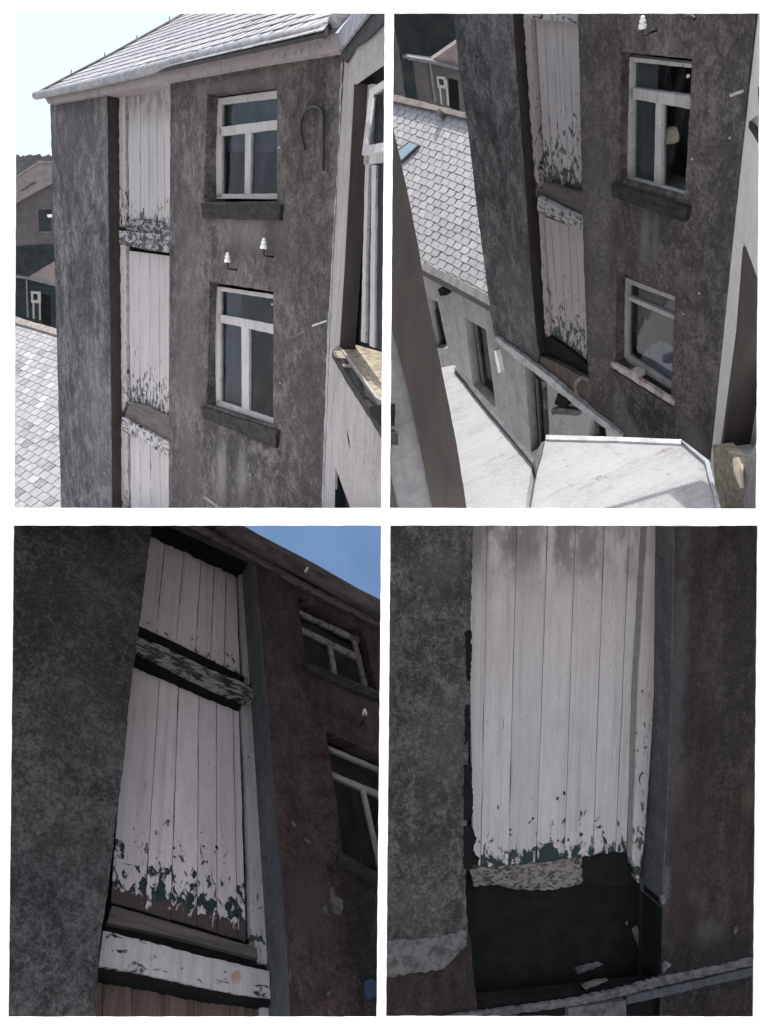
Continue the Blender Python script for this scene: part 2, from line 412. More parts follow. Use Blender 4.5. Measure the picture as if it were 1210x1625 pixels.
# ------------------------------------------------------------------ builders shared by the views
def planks(door, pl, off, tops, bots, mat, o, th=.03, gap=.35, backm=None):
    for i in range(len(tops) - 1):
        (ax, ay), (bx, by) = tops[i], tops[i + 1]; (cx, cy), (dx, dy) = bots[i + 1], bots[i]
        f = off + random.uniform(-.004, .004)
        j = lambda: random.uniform(-.2, .2) + (random.choice((-.7, .7)) if random.random() < .12 else 0)
        # long edges carry a slight wander like old boards
        L = [(ax + gap, ay), (bx - gap, by)]
        Rr = [(bx - gap + (cx - bx) * t + j(), by + (cy - by) * t) for t in [q / 12 for q in range(1, 12)]]
        Ll = [(dx + gap + (ax - dx) * t + j(), dy + (ay - dy) * t) for t in [q / 12 for q in range(1, 12)]]
        solid('plank', mat, door, pl, L + Rr + [(cx - gap, cy + j() * 2), (dx + gap, dy + j() * 2)] + Ll, f, f - th, o=o)
    solid('backing', M['black'], door, pl, [tops[0], tops[-1], bots[-1], bots[0]], off - th - .004, off - th - .03)

def window(house, pl, opening, rev, frames, panes, sill=None, mat='frame', sillmat='sill', curtains=(), depth=.35, silld=(.13, -.1), sill_label=None):
    silld = (min(silld[0], .06), silld[1])
    wn = bpy.data.objects.new('window', None); COL.objects.link(wn); wn.parent = house
    c = pl.hit(*opening[0], -rev); wn.location = c - world_loc(house)
    for q in frames: solid('frame', M[mat], wn, pl, rough(q, .35, 7), -rev, -rev - .06)
    for q in panes: solid('pane', M['glass'], wn, pl, q, -rev - .035, -rev - .041)
    for q, d, mt in curtains: solid('curtain', M[mt], wn, pl, q, -rev - d, -rev - d - .01)
    cx = sum(p[0] for p in opening) / len(opening); cy = sum(p[1] for p in opening) / len(opening)
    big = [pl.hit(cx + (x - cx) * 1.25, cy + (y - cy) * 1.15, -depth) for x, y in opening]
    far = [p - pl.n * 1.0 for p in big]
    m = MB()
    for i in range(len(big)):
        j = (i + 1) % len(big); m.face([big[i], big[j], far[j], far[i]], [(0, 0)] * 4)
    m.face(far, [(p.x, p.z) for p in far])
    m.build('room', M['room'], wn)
    if sill: solid('sill', M[sillmat], wn, pl, rough(sill, .6, 8), silld[0], silld[1])
    return wn

def slate_roof(house, pl, poly, w_, ex, mat, deck_th=.05, name='roof', jit=.012, maxn=300, jg=1.0):
    roof = solid(name, M['deck'], house, pl, poly, 0, -deck_th)
    P2 = [Vector(pl.uv(pl.hit(x, y))) for x, y in poly]
    area = sum(P2[i].cross(P2[(i + 1) % len(P2)]) for i in range(len(P2)))
    if area < 0: P2.reverse()
    def clip(q):
        for i in range(len(P2)):
            a, b = P2[i], P2[(i + 1) % len(P2)]; out = []
            for k in range(len(q)):
                c, d = q[k], q[(k + 1) % len(q)]
                sc = (b - a).cross(c - a); sd = (b - a).cross(d - a)
                if sc >= 0: out.append(c)
                if (sc >= 0) != (sd >= 0): out.append(c.lerp(d, sc / (sc - sd)))
            q = out
            if len(q) < 3: return None
        return q
    org = world_loc(roof); tilt = ex * .075; th = ex * .04
    shared = []
    for k in range(5):
        m = bpy.data.meshes.new('slate'); bm = bmesh.new(); ul = bm.loops.layers.uv.new('UVMap')
        hw = w_ / 2 - w_ * random.uniform(.03, .06) * jg; tl = ex * 1.25; c = random.uniform(.0, .02)
        b = [(-hw, random.uniform(-.008, .008)), (hw, random.uniform(-.008, .008)), (hw, tl), (-hw, tl)]
        if k == 3: b = [(-hw, .03), (-hw + .05, 0), (hw, 0), (hw, tl), (-hw, tl)]
        if k == 4: b = [(-hw, 0), (hw - .06, -.004), (hw, .04), (hw, tl), (-hw, tl)]
        hz = lambda y: tilt * (1 - y / tl) + .003
        top = [bm.verts.new((x, y, hz(y) + th)) for x, y in b]; bot = [bm.verts.new((x, y, hz(y))) for x, y in b]
        fs = [bm.faces.new(top)]
        for i in range(len(b)): fs.append(bm.faces.new([bot[i], bot[(i + 1) % len(b)], top[(i + 1) % len(b)], top[i]]))
        for f in fs:
            for l in f.loops: l[ul].uv = (l.vert.co.x, l.vert.co.y)
        bm.to_mesh(m); bm.free(); m.materials.append(mat); shared.append(m)
    vs = [p.y for p in P2]; us = [p.x for p in P2]
    rot = Matrix((pl.u, pl.v, pl.n)).transposed()
    row = 0; y = min(vs) - ex * .1; cnt = 0
    rest = MB()
    while y < max(vs):
        x = min(us) - w_ + (w_ / 2 if row % 2 else 0) + random.uniform(-.02, .02)
        while x < max(us) + w_:
            quad = [Vector((x - w_ * .468, y)), Vector((x + w_ * .468, y)), Vector((x + w_ * .468, y + ex * 1.25)), Vector((x - w_ * .468, y + ex * 1.25))]
            c = clip(quad)
            if c:
                whole = len(c) == 4 and all(any((a - b).length < 1e-4 for b in quad) for a in c)
                z0 = random.uniform(0, .004)
                hz = lambda yy: tilt * (1 - (yy - y) / (ex * 1.25)) + .003 + z0
                if whole and cnt < maxn:
                    o = bpy.data.objects.new('slate', random.choice(shared)); COL.objects.link(o); o.parent = roof
                    r = rot @ Matrix.Rotation(random.uniform(-.015, .015) * (jit / .012), 3, 'Z')
                    mt = r.to_4x4(); mt.translation = pl.at(x + random.uniform(-jit, jit) * .4, y + random.uniform(-jit, jit), z0) - org
                    o.matrix_local = mt; cnt += 1
                else:
                    a = sum((c[i].cross(c[(i + 1) % len(c)]) for i in range(len(c))))
                    if abs(a) > 1e-3:
                        T = [pl.at(p.x, p.y, hz(p.y) + th) for p in c]; Bo = [pl.at(p.x, p.y, hz(p.y)) for p in c]
                        if cnt < maxn:
                            m = MB(); m.face(T, [(p.x, p.y) for p in c])
                        else:
                            m = rest; m.face(T, [(p.x, p.y) for p in c])
                        for i in range(len(c)):
                            j = (i + 1) % len(c); m.face([Bo[i], Bo[j], T[j], T[i]], [(c[i].x, c[i].y), (c[j].x, c[j].y)] * 2)
                        if cnt < maxn: m.build('slate', mat, roof); cnt += 1
            x += w_
        y += ex; row += 1
    if rest.f: rest.build('small_slates', mat, roof, kind='stuff')
    print('slates', house.name, cnt, len(rest.f))
    return roof

def insulator(px, pl, up, label, size=.055, brk=True):
    base = pl.hit(px[0], px[1], .16); base_w = pl.hit(px[0], px[1], 0)
    t = thing('insulator', base, label, 'insulator')
    k = .85 * size / .055
    lathe([(0, .085 * k), (.016 * k, .083 * k), (.024 * k, .07 * k), (.022 * k, .05 * k), (.034 * k, .04 * k), (.036 * k, .02 * k), (.026 * k, .012 * k), (.042 * k, -.005 * k), (.046 * k, -.04 * k), (.03 * k, -.045 * k), (0, -.04 * k)], up, base).build('porcelain_bell', M['china'], t, smooth=True)
    m = MB(); s = base - up * .04 * k
    m.tube([s, s - up * .07 * k, s - up * .085 * k - pl.n * .02, base - up * .125 * k - pl.n * .16], .012 * k, 8)
    m.build('bracket', M['iron'], t, smooth=True)
    return t

def peg(px, pl, label, ln=.02, r=.015, name='wall_plug', cat='plug', mat='peg', tip=None):
    a = pl.hit(*px, 0); b = a + pl.n * ln if tip is None else pl.hit(*tip, ln)
    m = MB().tube([a, b], r, 8)
    o = m.build(name, M[mat], None); o['label'] = label; o['category'] = cat; return o
def line(pl, pts, off): return [pl.hit(x, y, off) for x, y in pts]
def chain(pl, pts, off, n=6):
    out = []
    P3 = line(pl, pts, off)
    P3 = [P3[0] * 2 - P3[1]] + P3 + [P3[-1] * 2 - P3[-2]]
    for i in range(1, len(P3) - 2):
        for k in range(n):
            t = k / n; a, b, c, d = P3[i - 1:i + 3]
            out.append(.5 * ((2 * b) + (c - a) * t + (2 * a - 5 * b + 4 * c - d) * t * t + (3 * b - a - 3 * c + d) * t ** 3))
    out.append(P3[-2]); return out

# ================================================================== VIEW ONE, upper left
D1 = 10.8
up1 = -vp(269, 6830)
f1 = Plane(at(530, 440, D1), vp(-400, 264), up1)
rec1 = recess(f1, (172, 300), 190)
house = thing('roughcast_house', f1.hit(300, 806), 'grey roughcast house with slate roof, upper left view', 'house')
M['pier1'] = roughcast('mottled_grey_roughcast', *PIER, .9, 4.5, .12, .9, .2, grain=.6, pl=f1, stains=[((122, 220), 55, 60, (.115, .108, .122), .6), ((138, 440), 9, 40, (.05, .05, .052), .6), ((118, 250), 12, 30, (.07, .07, .075), .5), ((150, 640), 22, 90, (.17, .168, .165), .35)])
M['wall1'] = roughcast('brown_grey_roughcast', *WALL, .8, 6, .15, .75, .4, grain=.65, pl=f1, stains=[((490, 620), 36, 260, (.07, .062, .06), .6), ((300, 560), 18, 240, (.17, .16, .16), .35), ((390, 360), 50, 34, (.22, .205, .20), .5), ((375, 716), 66, 34, (.05, .047, .045), .8), ((352, 745), 7, 50, (.24, .245, .235), .7), ((384, 750), 8, 46, (.22, .225, .22), .6), ((338, 385), 6, 50, (.045, .04, .038), .6), ((428, 385), 9, 56, (.05, .044, .042), .6), ((300, 175), 5, 60, (.05, .045, .043), .5), ((505, 150), 14, 60, (.05, .044, .043), .5), ((400, 690), 40, 10, (.03, .028, .027), .7), ((330, 735), 6, 40, (.05, .047, .045), .6), ((452, 420), 14, 120, (.09, .08, .078), .5), ((378, 440), 10, 30, (.2, .185, .17), .4), ((385, 130), 80, 10, (.18, .165, .165), .4)])
solid('wall', M['pier1'], house, f1, rough([(80, 166), (83, 270), (86.5, 400), (91, 560), (97.5, 812), (178, 812), (175.5, 560), (173, 420), (171.5, 270), (170, 146)], .5, 10, skip=(4, 9)), 0, -.9, label='mottled grey pier left of the stacked doors')
op_a = [(329, 149), (440, 134), (440, 319), (323.5, 321)]
op_b = [(333.5, 447), (434, 463), (434, 676), (329, 642)]
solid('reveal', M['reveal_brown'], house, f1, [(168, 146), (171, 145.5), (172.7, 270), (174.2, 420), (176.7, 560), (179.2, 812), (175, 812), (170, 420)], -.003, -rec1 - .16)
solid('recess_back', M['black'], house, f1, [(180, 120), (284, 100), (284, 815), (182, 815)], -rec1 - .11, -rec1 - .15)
solid('wall', M['wall1'], house, f1, rough([(271, 124), (542, 76), (545, 98), (540, 218), (529, 420), (523.5, 536), (517, 700), (513, 812), (268, 812), (268.5, 600), (270, 300)], .4, 11, skip=(0, 7)), 0, -.38,
      [rough(op_a, .5, 9), rough(op_b, .5, 9)], label='brown grey wall with two windows')
solid('corner_shadow', M['gutter'], house, f1, rough([(541, 100), (544.5, 99), (528.5, 420), (523, 536), (513.5, 806), (510.5, 806), (519.5, 536), (526, 420), (538, 218)], .9, 9), .004, -.01, label='pale grey strip painted as shadow along the corner')  # grey strip paints the shadow beside the bay corner
# stacked loading doors
def door1(label, tops, bots, mat, o):
    d = bpy.data.objects.new('loft_door', None); COL.objects.link(d); d.parent = house
    d.location = f1.hit(*bots[0], -rec1) - house.location; d['label'] = label
    planks(d, f1, -rec1, tops, bots, M[mat], o); return d
def uvo(pl, px, off): a, b = pl.tuv(pl.hit(px[0], px[1], off)); return (a, b)
dA = door1('top loft door with soot stained head', [(204, 140), (223, 137), (237, 134), (250, 131), (261, 129), (276, 126)], [(205, 356), (223, 357.5), (237, 359), (251, 360), (262, 361), (276, 362)], 'plank_top', uvo(f1, (235, 362), -rec1))
solid('bottom_rail', M['ledge_rot'], dA, f1, rough([(200, 352), (222, 347), (240, 348), (276, 356), (276, 376), (200, 368)], 1.5, 6), -rec1 + .03, -rec1)
solid('ledge', M['ledge_rot'], dA, f1, rough([(189, 366), (230, 370), (277, 374), (277, 402), (230, 396), (190, 386)], .8, 6), -rec1 + .16, -rec1 - .05)
dB = door1('middle loft door flaking to green at the foot', [(205, 398), (222, 400), (238, 402), (253, 404), (276, 407)], [(207, 646), (223, 651), (239, 656), (254, 661), (276, 668)], 'plank_b', uvo(f1, (235, 655), -rec1))
solid('weather_board', M['weatherboard'], dB, f1, rough([(207, 637), (234, 644), (276, 664), (276, 705), (232, 682), (198, 660)], .7, 8), -rec1 + .07, -rec1 + .02)
solid('ledge', M['ledge'], dB, f1, rough([(194, 661), (230, 682), (276, 706), (276, 731), (232, 704), (193, 681)], .7, 6), -rec1 + .14, -rec1 - .05)
dC = door1('lowest loft door cut off by the page edge', [(207, 690), (223, 698), (239, 706), (254, 714), (276, 726)], [(208, 812), (224, 812), (240, 812), (255, 812), (276, 812)], 'plank', (0, uvo(f1, (235, 1000), -rec1)[1]))
for q, d in (([(189, 136), (199, 134), (201, 362), (190.5, 360)], dA), ([(191, 388), (200, 390), (202, 640), (193.5, 655)], dB), ([(193, 682), (203, 688), (204, 812), (193, 812)], dC)):
    solid('door_post', M['post'], d, f1, rough(q, .8, 8), -rec1 + .03, -rec1 - .08, o=uvo(f1, q[3], -rec1))
    solid('lining', M['brownwood'], d, f1, [q[0], (q[1][0] + 6, q[1][1]), (q[2][0] + 6, q[2][1]), q[3]], -rec1 - .04, -rec1 - .1)
# windows
rv = recess(f1, (326, 235), 343)
window(house, f1, op_a, rv,
       [[(341, 157), (450, 142), (450, 154), (351, 166), (341, 168)], [(341, 168), (352, 166), (352, 313), (344, 313)],
        [(345, 202), (450, 189), (450, 204), (349, 216)], [(389.5, 211), (399, 209.5), (397, 309), (388.5, 309)], [(344, 308), (450, 307), (450, 316), (344, 315)]],
       [[(351, 166), (450, 152), (450, 190), (351, 203)], [(351, 214), (391, 208), (391, 310), (351, 310)], [(398, 208), (450, 202), (450, 310), (396, 310)]],
       [(319, 322), (445, 324), (443, 349), (321, 346)], curtains=[([(353, 166), (450, 152), (450, 240), (353, 240)], .12, 'curtain')], depth=.36)
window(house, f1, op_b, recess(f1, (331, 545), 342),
       [[(341, 454), (446, 469), (446, 476), (350, 462), (341, 461)], [(341, 460), (350, 461), (350, 640), (343, 640)],
        [(345, 498), (446, 517), (446, 533), (348, 511)], [(383.5, 519), (395, 521), (395.5, 651), (384, 648)], [(344, 634), (446, 668), (446, 679), (344, 644)]],
       [[(349, 461), (446, 475), (446, 520), (349, 500)], [(349, 512), (385, 519), (385, 648), (349, 636)], [(394, 522), (446, 533), (446, 670), (394, 652)]],
       [(318, 645), (440, 683), (437, 711), (322, 664)], curtains=[([(350, 462), (384, 468), (384, 642), (350, 630)], .1, 'curtain')], depth=.36)
solid('lintel', M['fascia'], house, f1, [(322, 789), (326, 788), (348, 804), (360, 812), (352, 812)], .03, -.05)
# roof, hip, gutter, fascia
p35 = R(36)
eave = f1.hit(300, 95, .28)
r1 = Plane(eave, f1.u, (-f1.n) * math.cos(p35) + f1.v * math.sin(p35))
slate_roof(house, r1, [(64, 149), (316, 10), (536, 10), (516, 52), (300, 100)], .40, .30, M['slate'], jg=2.0)
hp = line(r1, [(62, 148), (116, 119.5), (170, 91.5), (222, 62.5), (272, 35), (304, 16), (322, 6)], .03)
MB().tube(hp, .05, 8).build('hip_ridge', M['lead'], house)
for x, y in ((113.5, 118), (166.5, 91), (217.5, 63), (269, 34)):
    a = r1.hit(x, y, .05); m = MB().tube([a, a + up1 * .08, a + up1 * .09 + f1.u * .03], .012, 6); m.build('hip_hook', M['lead'], house)
gp = line(f1, [(57, 152), (120, 139), (200, 120), (300, 94), (409, 69.5), (513, 49.5)], .33)
MB().tube(gp, .085, 12).build('gutter', M['gutter'], house, smooth=True)
MB().tube(line(f1, [(318, 80), (323, 99)], .34), .05, 6).build('gutter_bracket', M['gutter'], house)
solid('fascia', M['fascia'], house, f1, rough([(71, 154), (169, 133), (265, 104), (409, 74), (537, 52), (538, 80), (409, 101), (272, 127), (169, 148), (77, 165)], .3, 20), .22, .17)
solid('soffit', M['fascia'], house, f1, [(77, 164), (169, 147), (272, 126), (409, 100), (538, 79), (538, 70), (409, 90), (272, 117), (169, 140), (77, 158)], .17, -.4)
# cable hook, insulators, plugs
MB().tube(chain(f1, [(484, 236), (478, 212), (479, 189), (485, 176), (496, 169), (507, 171), (513, 182), (513.5, 220), (513, 271)], .05), .022, 8).build('bent_cable', M['iron'], None, smooth=True, label='black bent cable looped like a hook on the wall right of the upper window', category='cable')
insulator((419, 389), f1, up1, 'white insulator on iron bracket, upper of the pair, upper left view', .075)
insulator((361.5, 411), f1, up1, 'white insulator just above the lower window, upper left view', .075)
peg((444.5, 234.5), f1, 'small white plug beside the upper window, upper left view')
peg((433.5, 483), f1, 'small white plug at the top pane of the lower window, upper left view')
peg((446, 608), f1, 'tiny pale plug right of the lower window, upper left view', r=.010)
peg((519, 509), f1, 'short white pipe stub beside the bay corner, upper left view', ln=.10, r=.013, name='pipe_stub', cat='pipe', tip=(496, 517))

# bay wall on the right
b1 = Plane(f1.hit(530, 440, .0), vp(361, 278), up1)
bay = thing('rendered_bay', b1.hit(560, 806), 'cream rendered bay wall with open casement, right edge of upper left view', 'bay')
op1 = [(562, 134), (622, 89), (622, 680), (588, 640), (539, 553), (547, 420), (555, 273)]
op2 = [(532.5, 741), (562, 822), (531, 822)]
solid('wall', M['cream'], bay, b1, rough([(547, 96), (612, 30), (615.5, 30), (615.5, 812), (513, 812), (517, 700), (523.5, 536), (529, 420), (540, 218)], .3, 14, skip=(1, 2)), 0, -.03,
      [[(562, 134), (613, 97), (613, 640), (596, 630), (539, 551), (547, 420), (555, 273)], [(532.5, 741), (556, 806), (557.5, 810.5), (531, 810.5)]])
solid('corner_return', M['cream'], bay, f1, [(547, 98), (551, 96), (544, 218), (533, 420), (527, 536), (517, 806), (513, 806), (523, 536), (529, 420), (540, 218)], -.002, -.03)
solid('reveal', M['jamb'], bay, b1, [(540, 551), (536, 551), (543, 420), (551, 273), (558, 132), (563, 132), (556, 273), (548, 420)], -.004, -.19)
solid('reveal', M['room'], bay, b1, [(532, 741), (529, 806), (529, 812), (532.5, 812)], -.004, -.19)
solid('lower_window', M['room'], bay, b1, [(528, 735), (570, 735), (576, 815), (526, 815)], -.12, -.14)
wb = bpy.data.objects.new('window', None); COL.objects.link(wb); wb.parent = bay; wb.location = b1.hit(580, 400, -.15) - bay.location
def wq(nm, mt, q, a, b): solid(nm, M[mt], wb, b1, q, a, b)
wq('frame', 'frame', rough([(583, 135), (592, 133), (586, 250), (581, 420), (580, 544), (573, 542), (576, 420), (580, 250)], .4, 9), -.15, -.19)
wq('frame', 'frame', [(576, 246), (616, 238), (616, 256), (578, 262)], -.15, -.18)
wq('frame', 'frame', rough([(590, 262), (597, 262), (594, 552), (587, 549)], .3, 9), -.155, -.18)
wq('frame', 'frame', [(585, 150), (616, 128), (616, 134), (585, 156)], -.15, -.18)
wq('curtain', 'curtain', [(578, 250), (617, 250), (617, 560), (574, 542)], -.20, -.205)
wq('pane', 'glass', [(580, 250), (616, 250), (616, 560), (575, 542)], -.175, -.18)
wq('backing', 'room', [(550, 110), (618, 90), (618, 562), (540, 540)], -.215, -.22)
# the top-hung casement swung outwards
cas = bpy.data.objects.new('casement', None); COL.objects.link(cas); cas.parent = bay; cas.location = b1.hit(590, 190, -.1) - bay.location
cp = Plane(b1.hit(592, 140, -.12), b1.u, (b1.v + b1.n * -.30).normalized())
co = [(587, 142), (617, 122), (617, 238), (574.5, 245.5)]; ci = [(593, 150), (613, 137), (609, 226), (582.5, 231)]
solid('casement_frame', M['frame'], cas, cp, co, 0, -.03, [ci]); solid('pane', M['glass'], cas, cp, ci, -.012, -.017)
# stone sill of the bay, its lichen-covered top seen from above
sp = Plane(b1.hit(528, 556, .10), b1.u, b1.n)
MB().prism(sp, rough([(528, 556), (589, 650), (606, 676), (614, 676), (614, 560), (601, 552), (578, 543), (536, 548)], .5, 7), 0, -.02).build('sill', M['lichen'], bay)
solid('sill_edge', M['sill'], bay, b1, rough([(527.5, 557), (558, 604), (588, 650), (612, 688), (612, 706), (587, 664), (556, 616), (527.5, 568)], .6, 7), .10, .0)
solid('sill_bracket', M['black'], bay, b1, rough([(587, 646), (613, 640), (613, 676), (604, 672), (588, 660)], .6, 6), .12, .05)
solid('crack', M['black'], bay, b1, [(551.5, 682), (553, 692), (556, 712), (554, 706), (551.5, 694)], .003, -.01)
# bay eaves
solid('fascia', M['gutter'], bay, b1, [(538, 50), (562, 18), (590, 14), (540, 79)], .10, .07)
solid('soffit', M['deck'], bay, b1, [(539, 79), (590, 14), (612, 14), (612, 32), (583, 62), (562, 76), (549, 100)], .04, .01)  # dark slab painting the fascia's shade onto the top of the wall
MB().tube(line(b1, [(520, 50), (532, 34), (548, 14)], .12), .085, 12).build('gutter', M['gutter'], bay, smooth=True)

# behind the house: slate roof of the neighbour, low outhouse, far gabled house, skyline
e1 = vp(-770, 264); h1 = e1.cross(up1).normalized()
if h1.dot(at(60, 600, 1) - CAM) > 0: h1 = -h1
nb = thing('neighbour_roof', at(60, 520, 34), 'bleached slate roof sloping down below the far house, upper left view', 'roof')
nr = Plane(at(60, 520, 34), e1, h1 * math.cos(R(38)) - up1 * math.sin(R(38)))
slate_roof(nb, nr, [(10, 505), (104, 530), (110, 815), (10, 815)], .49, .29, M['slate_grey'])
solid('ridge', M['ridge'], nb, nr, rough([(10, 498), (104, 526), (104, 535), (10, 508)], .6, 8), .12, 0)
fw = Plane(at(60, 470, 38), Vector((1, .12, 0)).normalized(), up1)
oh = thing('outhouse', at(60, 510, 38), 'low dark outhouse with pale downpipe behind the slate roof, upper left view', 'outhouse')
solid('wall', M['teal'], oh, fw, [(10, 430), (112, 455), (112, 560), (10, 560)], 0, -.3)
solid('roof', M['farroof'], oh, fw, [(43, 441), (86, 415), (108, 404), (108, 458), (86, 452)], .02, -.2)
solid('gutter', M['pipe'], oh, fw, [(10, 434), (44, 439.5), (110, 456), (110, 460), (44, 443.5), (10, 438)], .12, 0)
solid('downpipe', M['pipe'], oh, fw, [(41, 444), (43.5, 444), (45.5, 504), (43, 504)], .08, 0)
wn = solid('window', M['frame'], oh, fw, [(49, 462), (65, 463), (65, 481), (50, 481)], .04, -.02, [[(53, 466), (60, 467), (60, 476), (53, 476)]])
solid('pane', M['glass'], wn, fw, [(52, 465), (61, 466), (61, 477), (52, 477)], .01, 0.004)
for q in ([(52, 481), (54.5, 481), (55, 506), (52.5, 506)], [(62, 481), (64.5, 481), (65, 508), (62.5, 508)]): solid('door_frame', M['frame'], oh, fw, q, .03, -.02)
solid('door', M['black'], oh, fw, [(66, 466), (80, 469), (81, 516), (67, 514)], .01, -.02)
gw = Plane(at(50, 340, 56), Vector((1, .25, 0)).normalized(), up1)
gh = thing('gabled_house', at(50, 420, 56), 'distant grey gabled house with one skylight at the left edge, upper left view', 'house')
solid('wall', M['farwall'], gh, gw, [(0, 330), (25, 322), (82, 290), (100, 282), (110, 460), (0, 460)], 0, -3)
solid('wall_foot', M['teal'], gh, gw, [(0, 392), (110, 385), (110, 470), (0, 470)], .05, -.1)
rf = solid('roof', M['farroof'], gh, gw, [(0, 297), (62, 257), (110, 257), (110, 278), (82, 291), (0, 336)], .4, .1)
solid('skylight', M['glass'], rf, gw, [(31, 303), (52, 289), (58, 289.5), (37, 303)], .46, .4)
solid('verge', M['ridge'], rf, gw, [(0, 296), (62, 255.5), (112, 255.5), (112, 258), (62, 258), (0, 299)], .46, .38)
wn = solid('window', M['lead'], gh, gw, [(58, 329), (84, 328), (84, 371), (59, 371)], .05, -.05, [[(61, 333), (82, 332), (82, 367), (62, 367)]])
solid('pane', M['glass'], wn, gw, [(60, 332), (83, 331), (83, 368), (61, 368)], .02, 0.01)
solid('pale_spot', M['china'], wn, gw, [(75, 340), (83, 340), (83, 345), (76, 345)], .08, .05)  # small pale plate in the window
sk = Plane(at(50, 250, 100), Vector((1, 0, 0)), Vector((0, 0, 1)))
pts = [(-10, 300), (-10, 246)]; x = -8
while x < 110:
    pts.append((x, 247 + random.uniform(-3.5, 2.5))); x += random.uniform(2, 6)
pts += [(110, 300)]
o = solid('treeline', M['trees'], None, sk, pts, 0, -6); o['kind'] = 'stuff'; o['label'] = 'dark distant treeline and roofs on the skyline, upper left view'
del o['label']
o['label'] = 'dark distant treeline on the skyline, upper left view'

# ================================================================== VIEW TWO, upper right
D2 = 9.0
dn2 = vp(976, 2021); up2 = -dn2
f2 = Plane(at(1100, 400, D2), vp(56, 8), dn2)
print('depths view two', [(p, round((f2.hit(*p) - CAM).y, 2)) for p in ((720, 20), (786, 535), (1200, 20), (1131, 704), (985, 691))])
rec2 = recess(f2, (835, 317), 850)
h2 = thing('tall_house', f2.hit(950, 690), 'tall grey roughcast house seen steeply from above, upper right view', 'house')
M['pier2'] = roughcast('mottled_grey_roughcast_high', *PIER, 1.0, 5, .1, .9, .2, grain=.6, pl=f2, stains=[((765, 120), 16, 40, (.055, .055, .06), .6), ((790, 90), 14, 40, (.19, .19, .19), .4), ((835, 480), 40, 70, (.16, .16, .16), .5)])
M['wall2'] = roughcast('brown_grey_roughcast_high', *WALL, .9, 6, .15, .75, .4, grain=.65, pl=f2, stains=[((1150, 330), 26, 330, (.062, .064, .06), .6), ((1045, 368), 60, 26, (.055, .05, .05), .8), ((1024, 372), 9, 48, (.23, .235, .23), .6), ((1040, 380), 6, 40, (.2, .205, .2), .5), ((950, 420), 22, 210, (.17, .16, .155), .35), ((1030, 665), 44, 34, (.035, .035, .034), .85), ((982, 655), 12, 28, (.2, .2, .19), .6), ((960, 640), 30, 30, (.06, .05, .045), .6), ((1005, 690), 14, 16, (.19, .18, .165), .6), ((1105, 705), 20, 26, (.2, .185, .165), .6)])
solid('wall', M['pier2'], h2, f2, rough([(718.5, 8), (729, 111), (740, 185), (755, 310), (769, 420), (778, 490), (785.5, 536), (853, 588), (856, 560), (852, 543), (841.5, 420), (835, 317), (824, 165), (812.5, 8)], .5, 10, skip=(13,)), 0, -.55, label='mottled grey pier beside the recess')
w2a = [(986.5, 82), (1099, 94), (1087, 317), (984, 288)]
w2b = [(978.5, 429), (1071.5, 471), (1065, 636), (977, 577)]
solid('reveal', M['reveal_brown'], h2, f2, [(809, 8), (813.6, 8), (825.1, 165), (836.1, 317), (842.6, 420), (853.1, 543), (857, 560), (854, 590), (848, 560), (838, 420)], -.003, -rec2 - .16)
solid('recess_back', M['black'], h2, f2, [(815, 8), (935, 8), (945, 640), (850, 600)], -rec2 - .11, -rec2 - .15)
solid('wall', M['wall2'], h2, f2, rough([(917.5, 8), (1202, 8), (1186, 148), (1170, 304), (1160, 420), (1146, 560), (1129, 735), (1060, 742), (986, 692), (934, 650), (934, 598), (927, 420), (922, 220)], .4, 11, skip=(0,)), 0, -.4,
      [rough(w2a, .5, 9), rough(w2b, .5, 9)], label='brown grey wall with two windows')
def door2(label, tops, bots, mat, o):
    d = bpy.data.objects.new('loft_door', None); COL.objects.link(d); d.parent = h2
    d.location = f2.hit(*bots[0], -rec2) - h2.location; d['label'] = label
    planks(d, f2, -rec2, tops, bots, M[mat], o); return d
def lerp_row(a, b, k): return [(a[0] + (b[0] - a[0]) * t, a[1] + (b[1] - a[1]) * t) for t in k]
ks = (0, .2, .4, .6, .78, 1.08)
dA = door2('upper loft door flaking to green at the foot', lerp_row((850, 30), (920, 32), ks), lerp_row((866, 292), (926, 312), ks), 'plank_b', uvo(f2, (896, 300), -rec2))
solid('ledge', M['ledge'], dA, f2, rough([(829, 8), (925, 8), (925, 38), (880, 33), (832, 27)], .7, 6), -rec2 + .14, -rec2 - .05)
solid('weather_board', M['weatherboard'], dA, f2, rough([(865, 289), (895, 299), (930, 310), (930, 348), (890, 330), (855, 310)], .6, 7), -rec2 + .07, -rec2 + .02)
solid('ledge', M['ledge'], dA, f2, rough([(854, 312), (890, 331), (932, 350), (932, 371), (890, 352), (853, 334)], .6, 6), -rec2 + .13, -rec2 - .05)
dB = door2('lower loft door with rotten black foot', lerp_row((860, 342), (930, 368), ks), lerp_row((878, 543), (936, 585), ks), 'plank_b', (0, uvo(f2, (905, 562), -rec2)[1]))
for q, d in (([(831, 26), (841, 27), (857, 296), (851, 312)], dA), ([(855, 336), (861, 340), (874, 542), (866, 548)], dB)):
    solid('door_post', M['post'], d, f2, rough(q, 1.0, 7), -rec2 + .04, -rec2 - .08, o=uvo(f2, q[3], -rec2))
    solid('lining', M['brownwood'], d, f2, [q[0], (q[1][0] + 8, q[1][1]), (q[2][0] + 8, q[2][1]), q[3]], -rec2 - .04, -rec2 - .1)
solid('rotten_rail', M['black'], dB, f2, rough([(858, 536), (872, 534), (900, 552), (940, 584), (940, 610), (900, 582), (858, 562)], 1.5, 6), -rec2 + .05, -rec2)
solid('door_sill', M['brownwood'], h2, f2, rough([(852, 562), (900, 584), (936, 606), (936, 652), (890, 616), (852, 588)], .8, 8), -.02, -rec2)
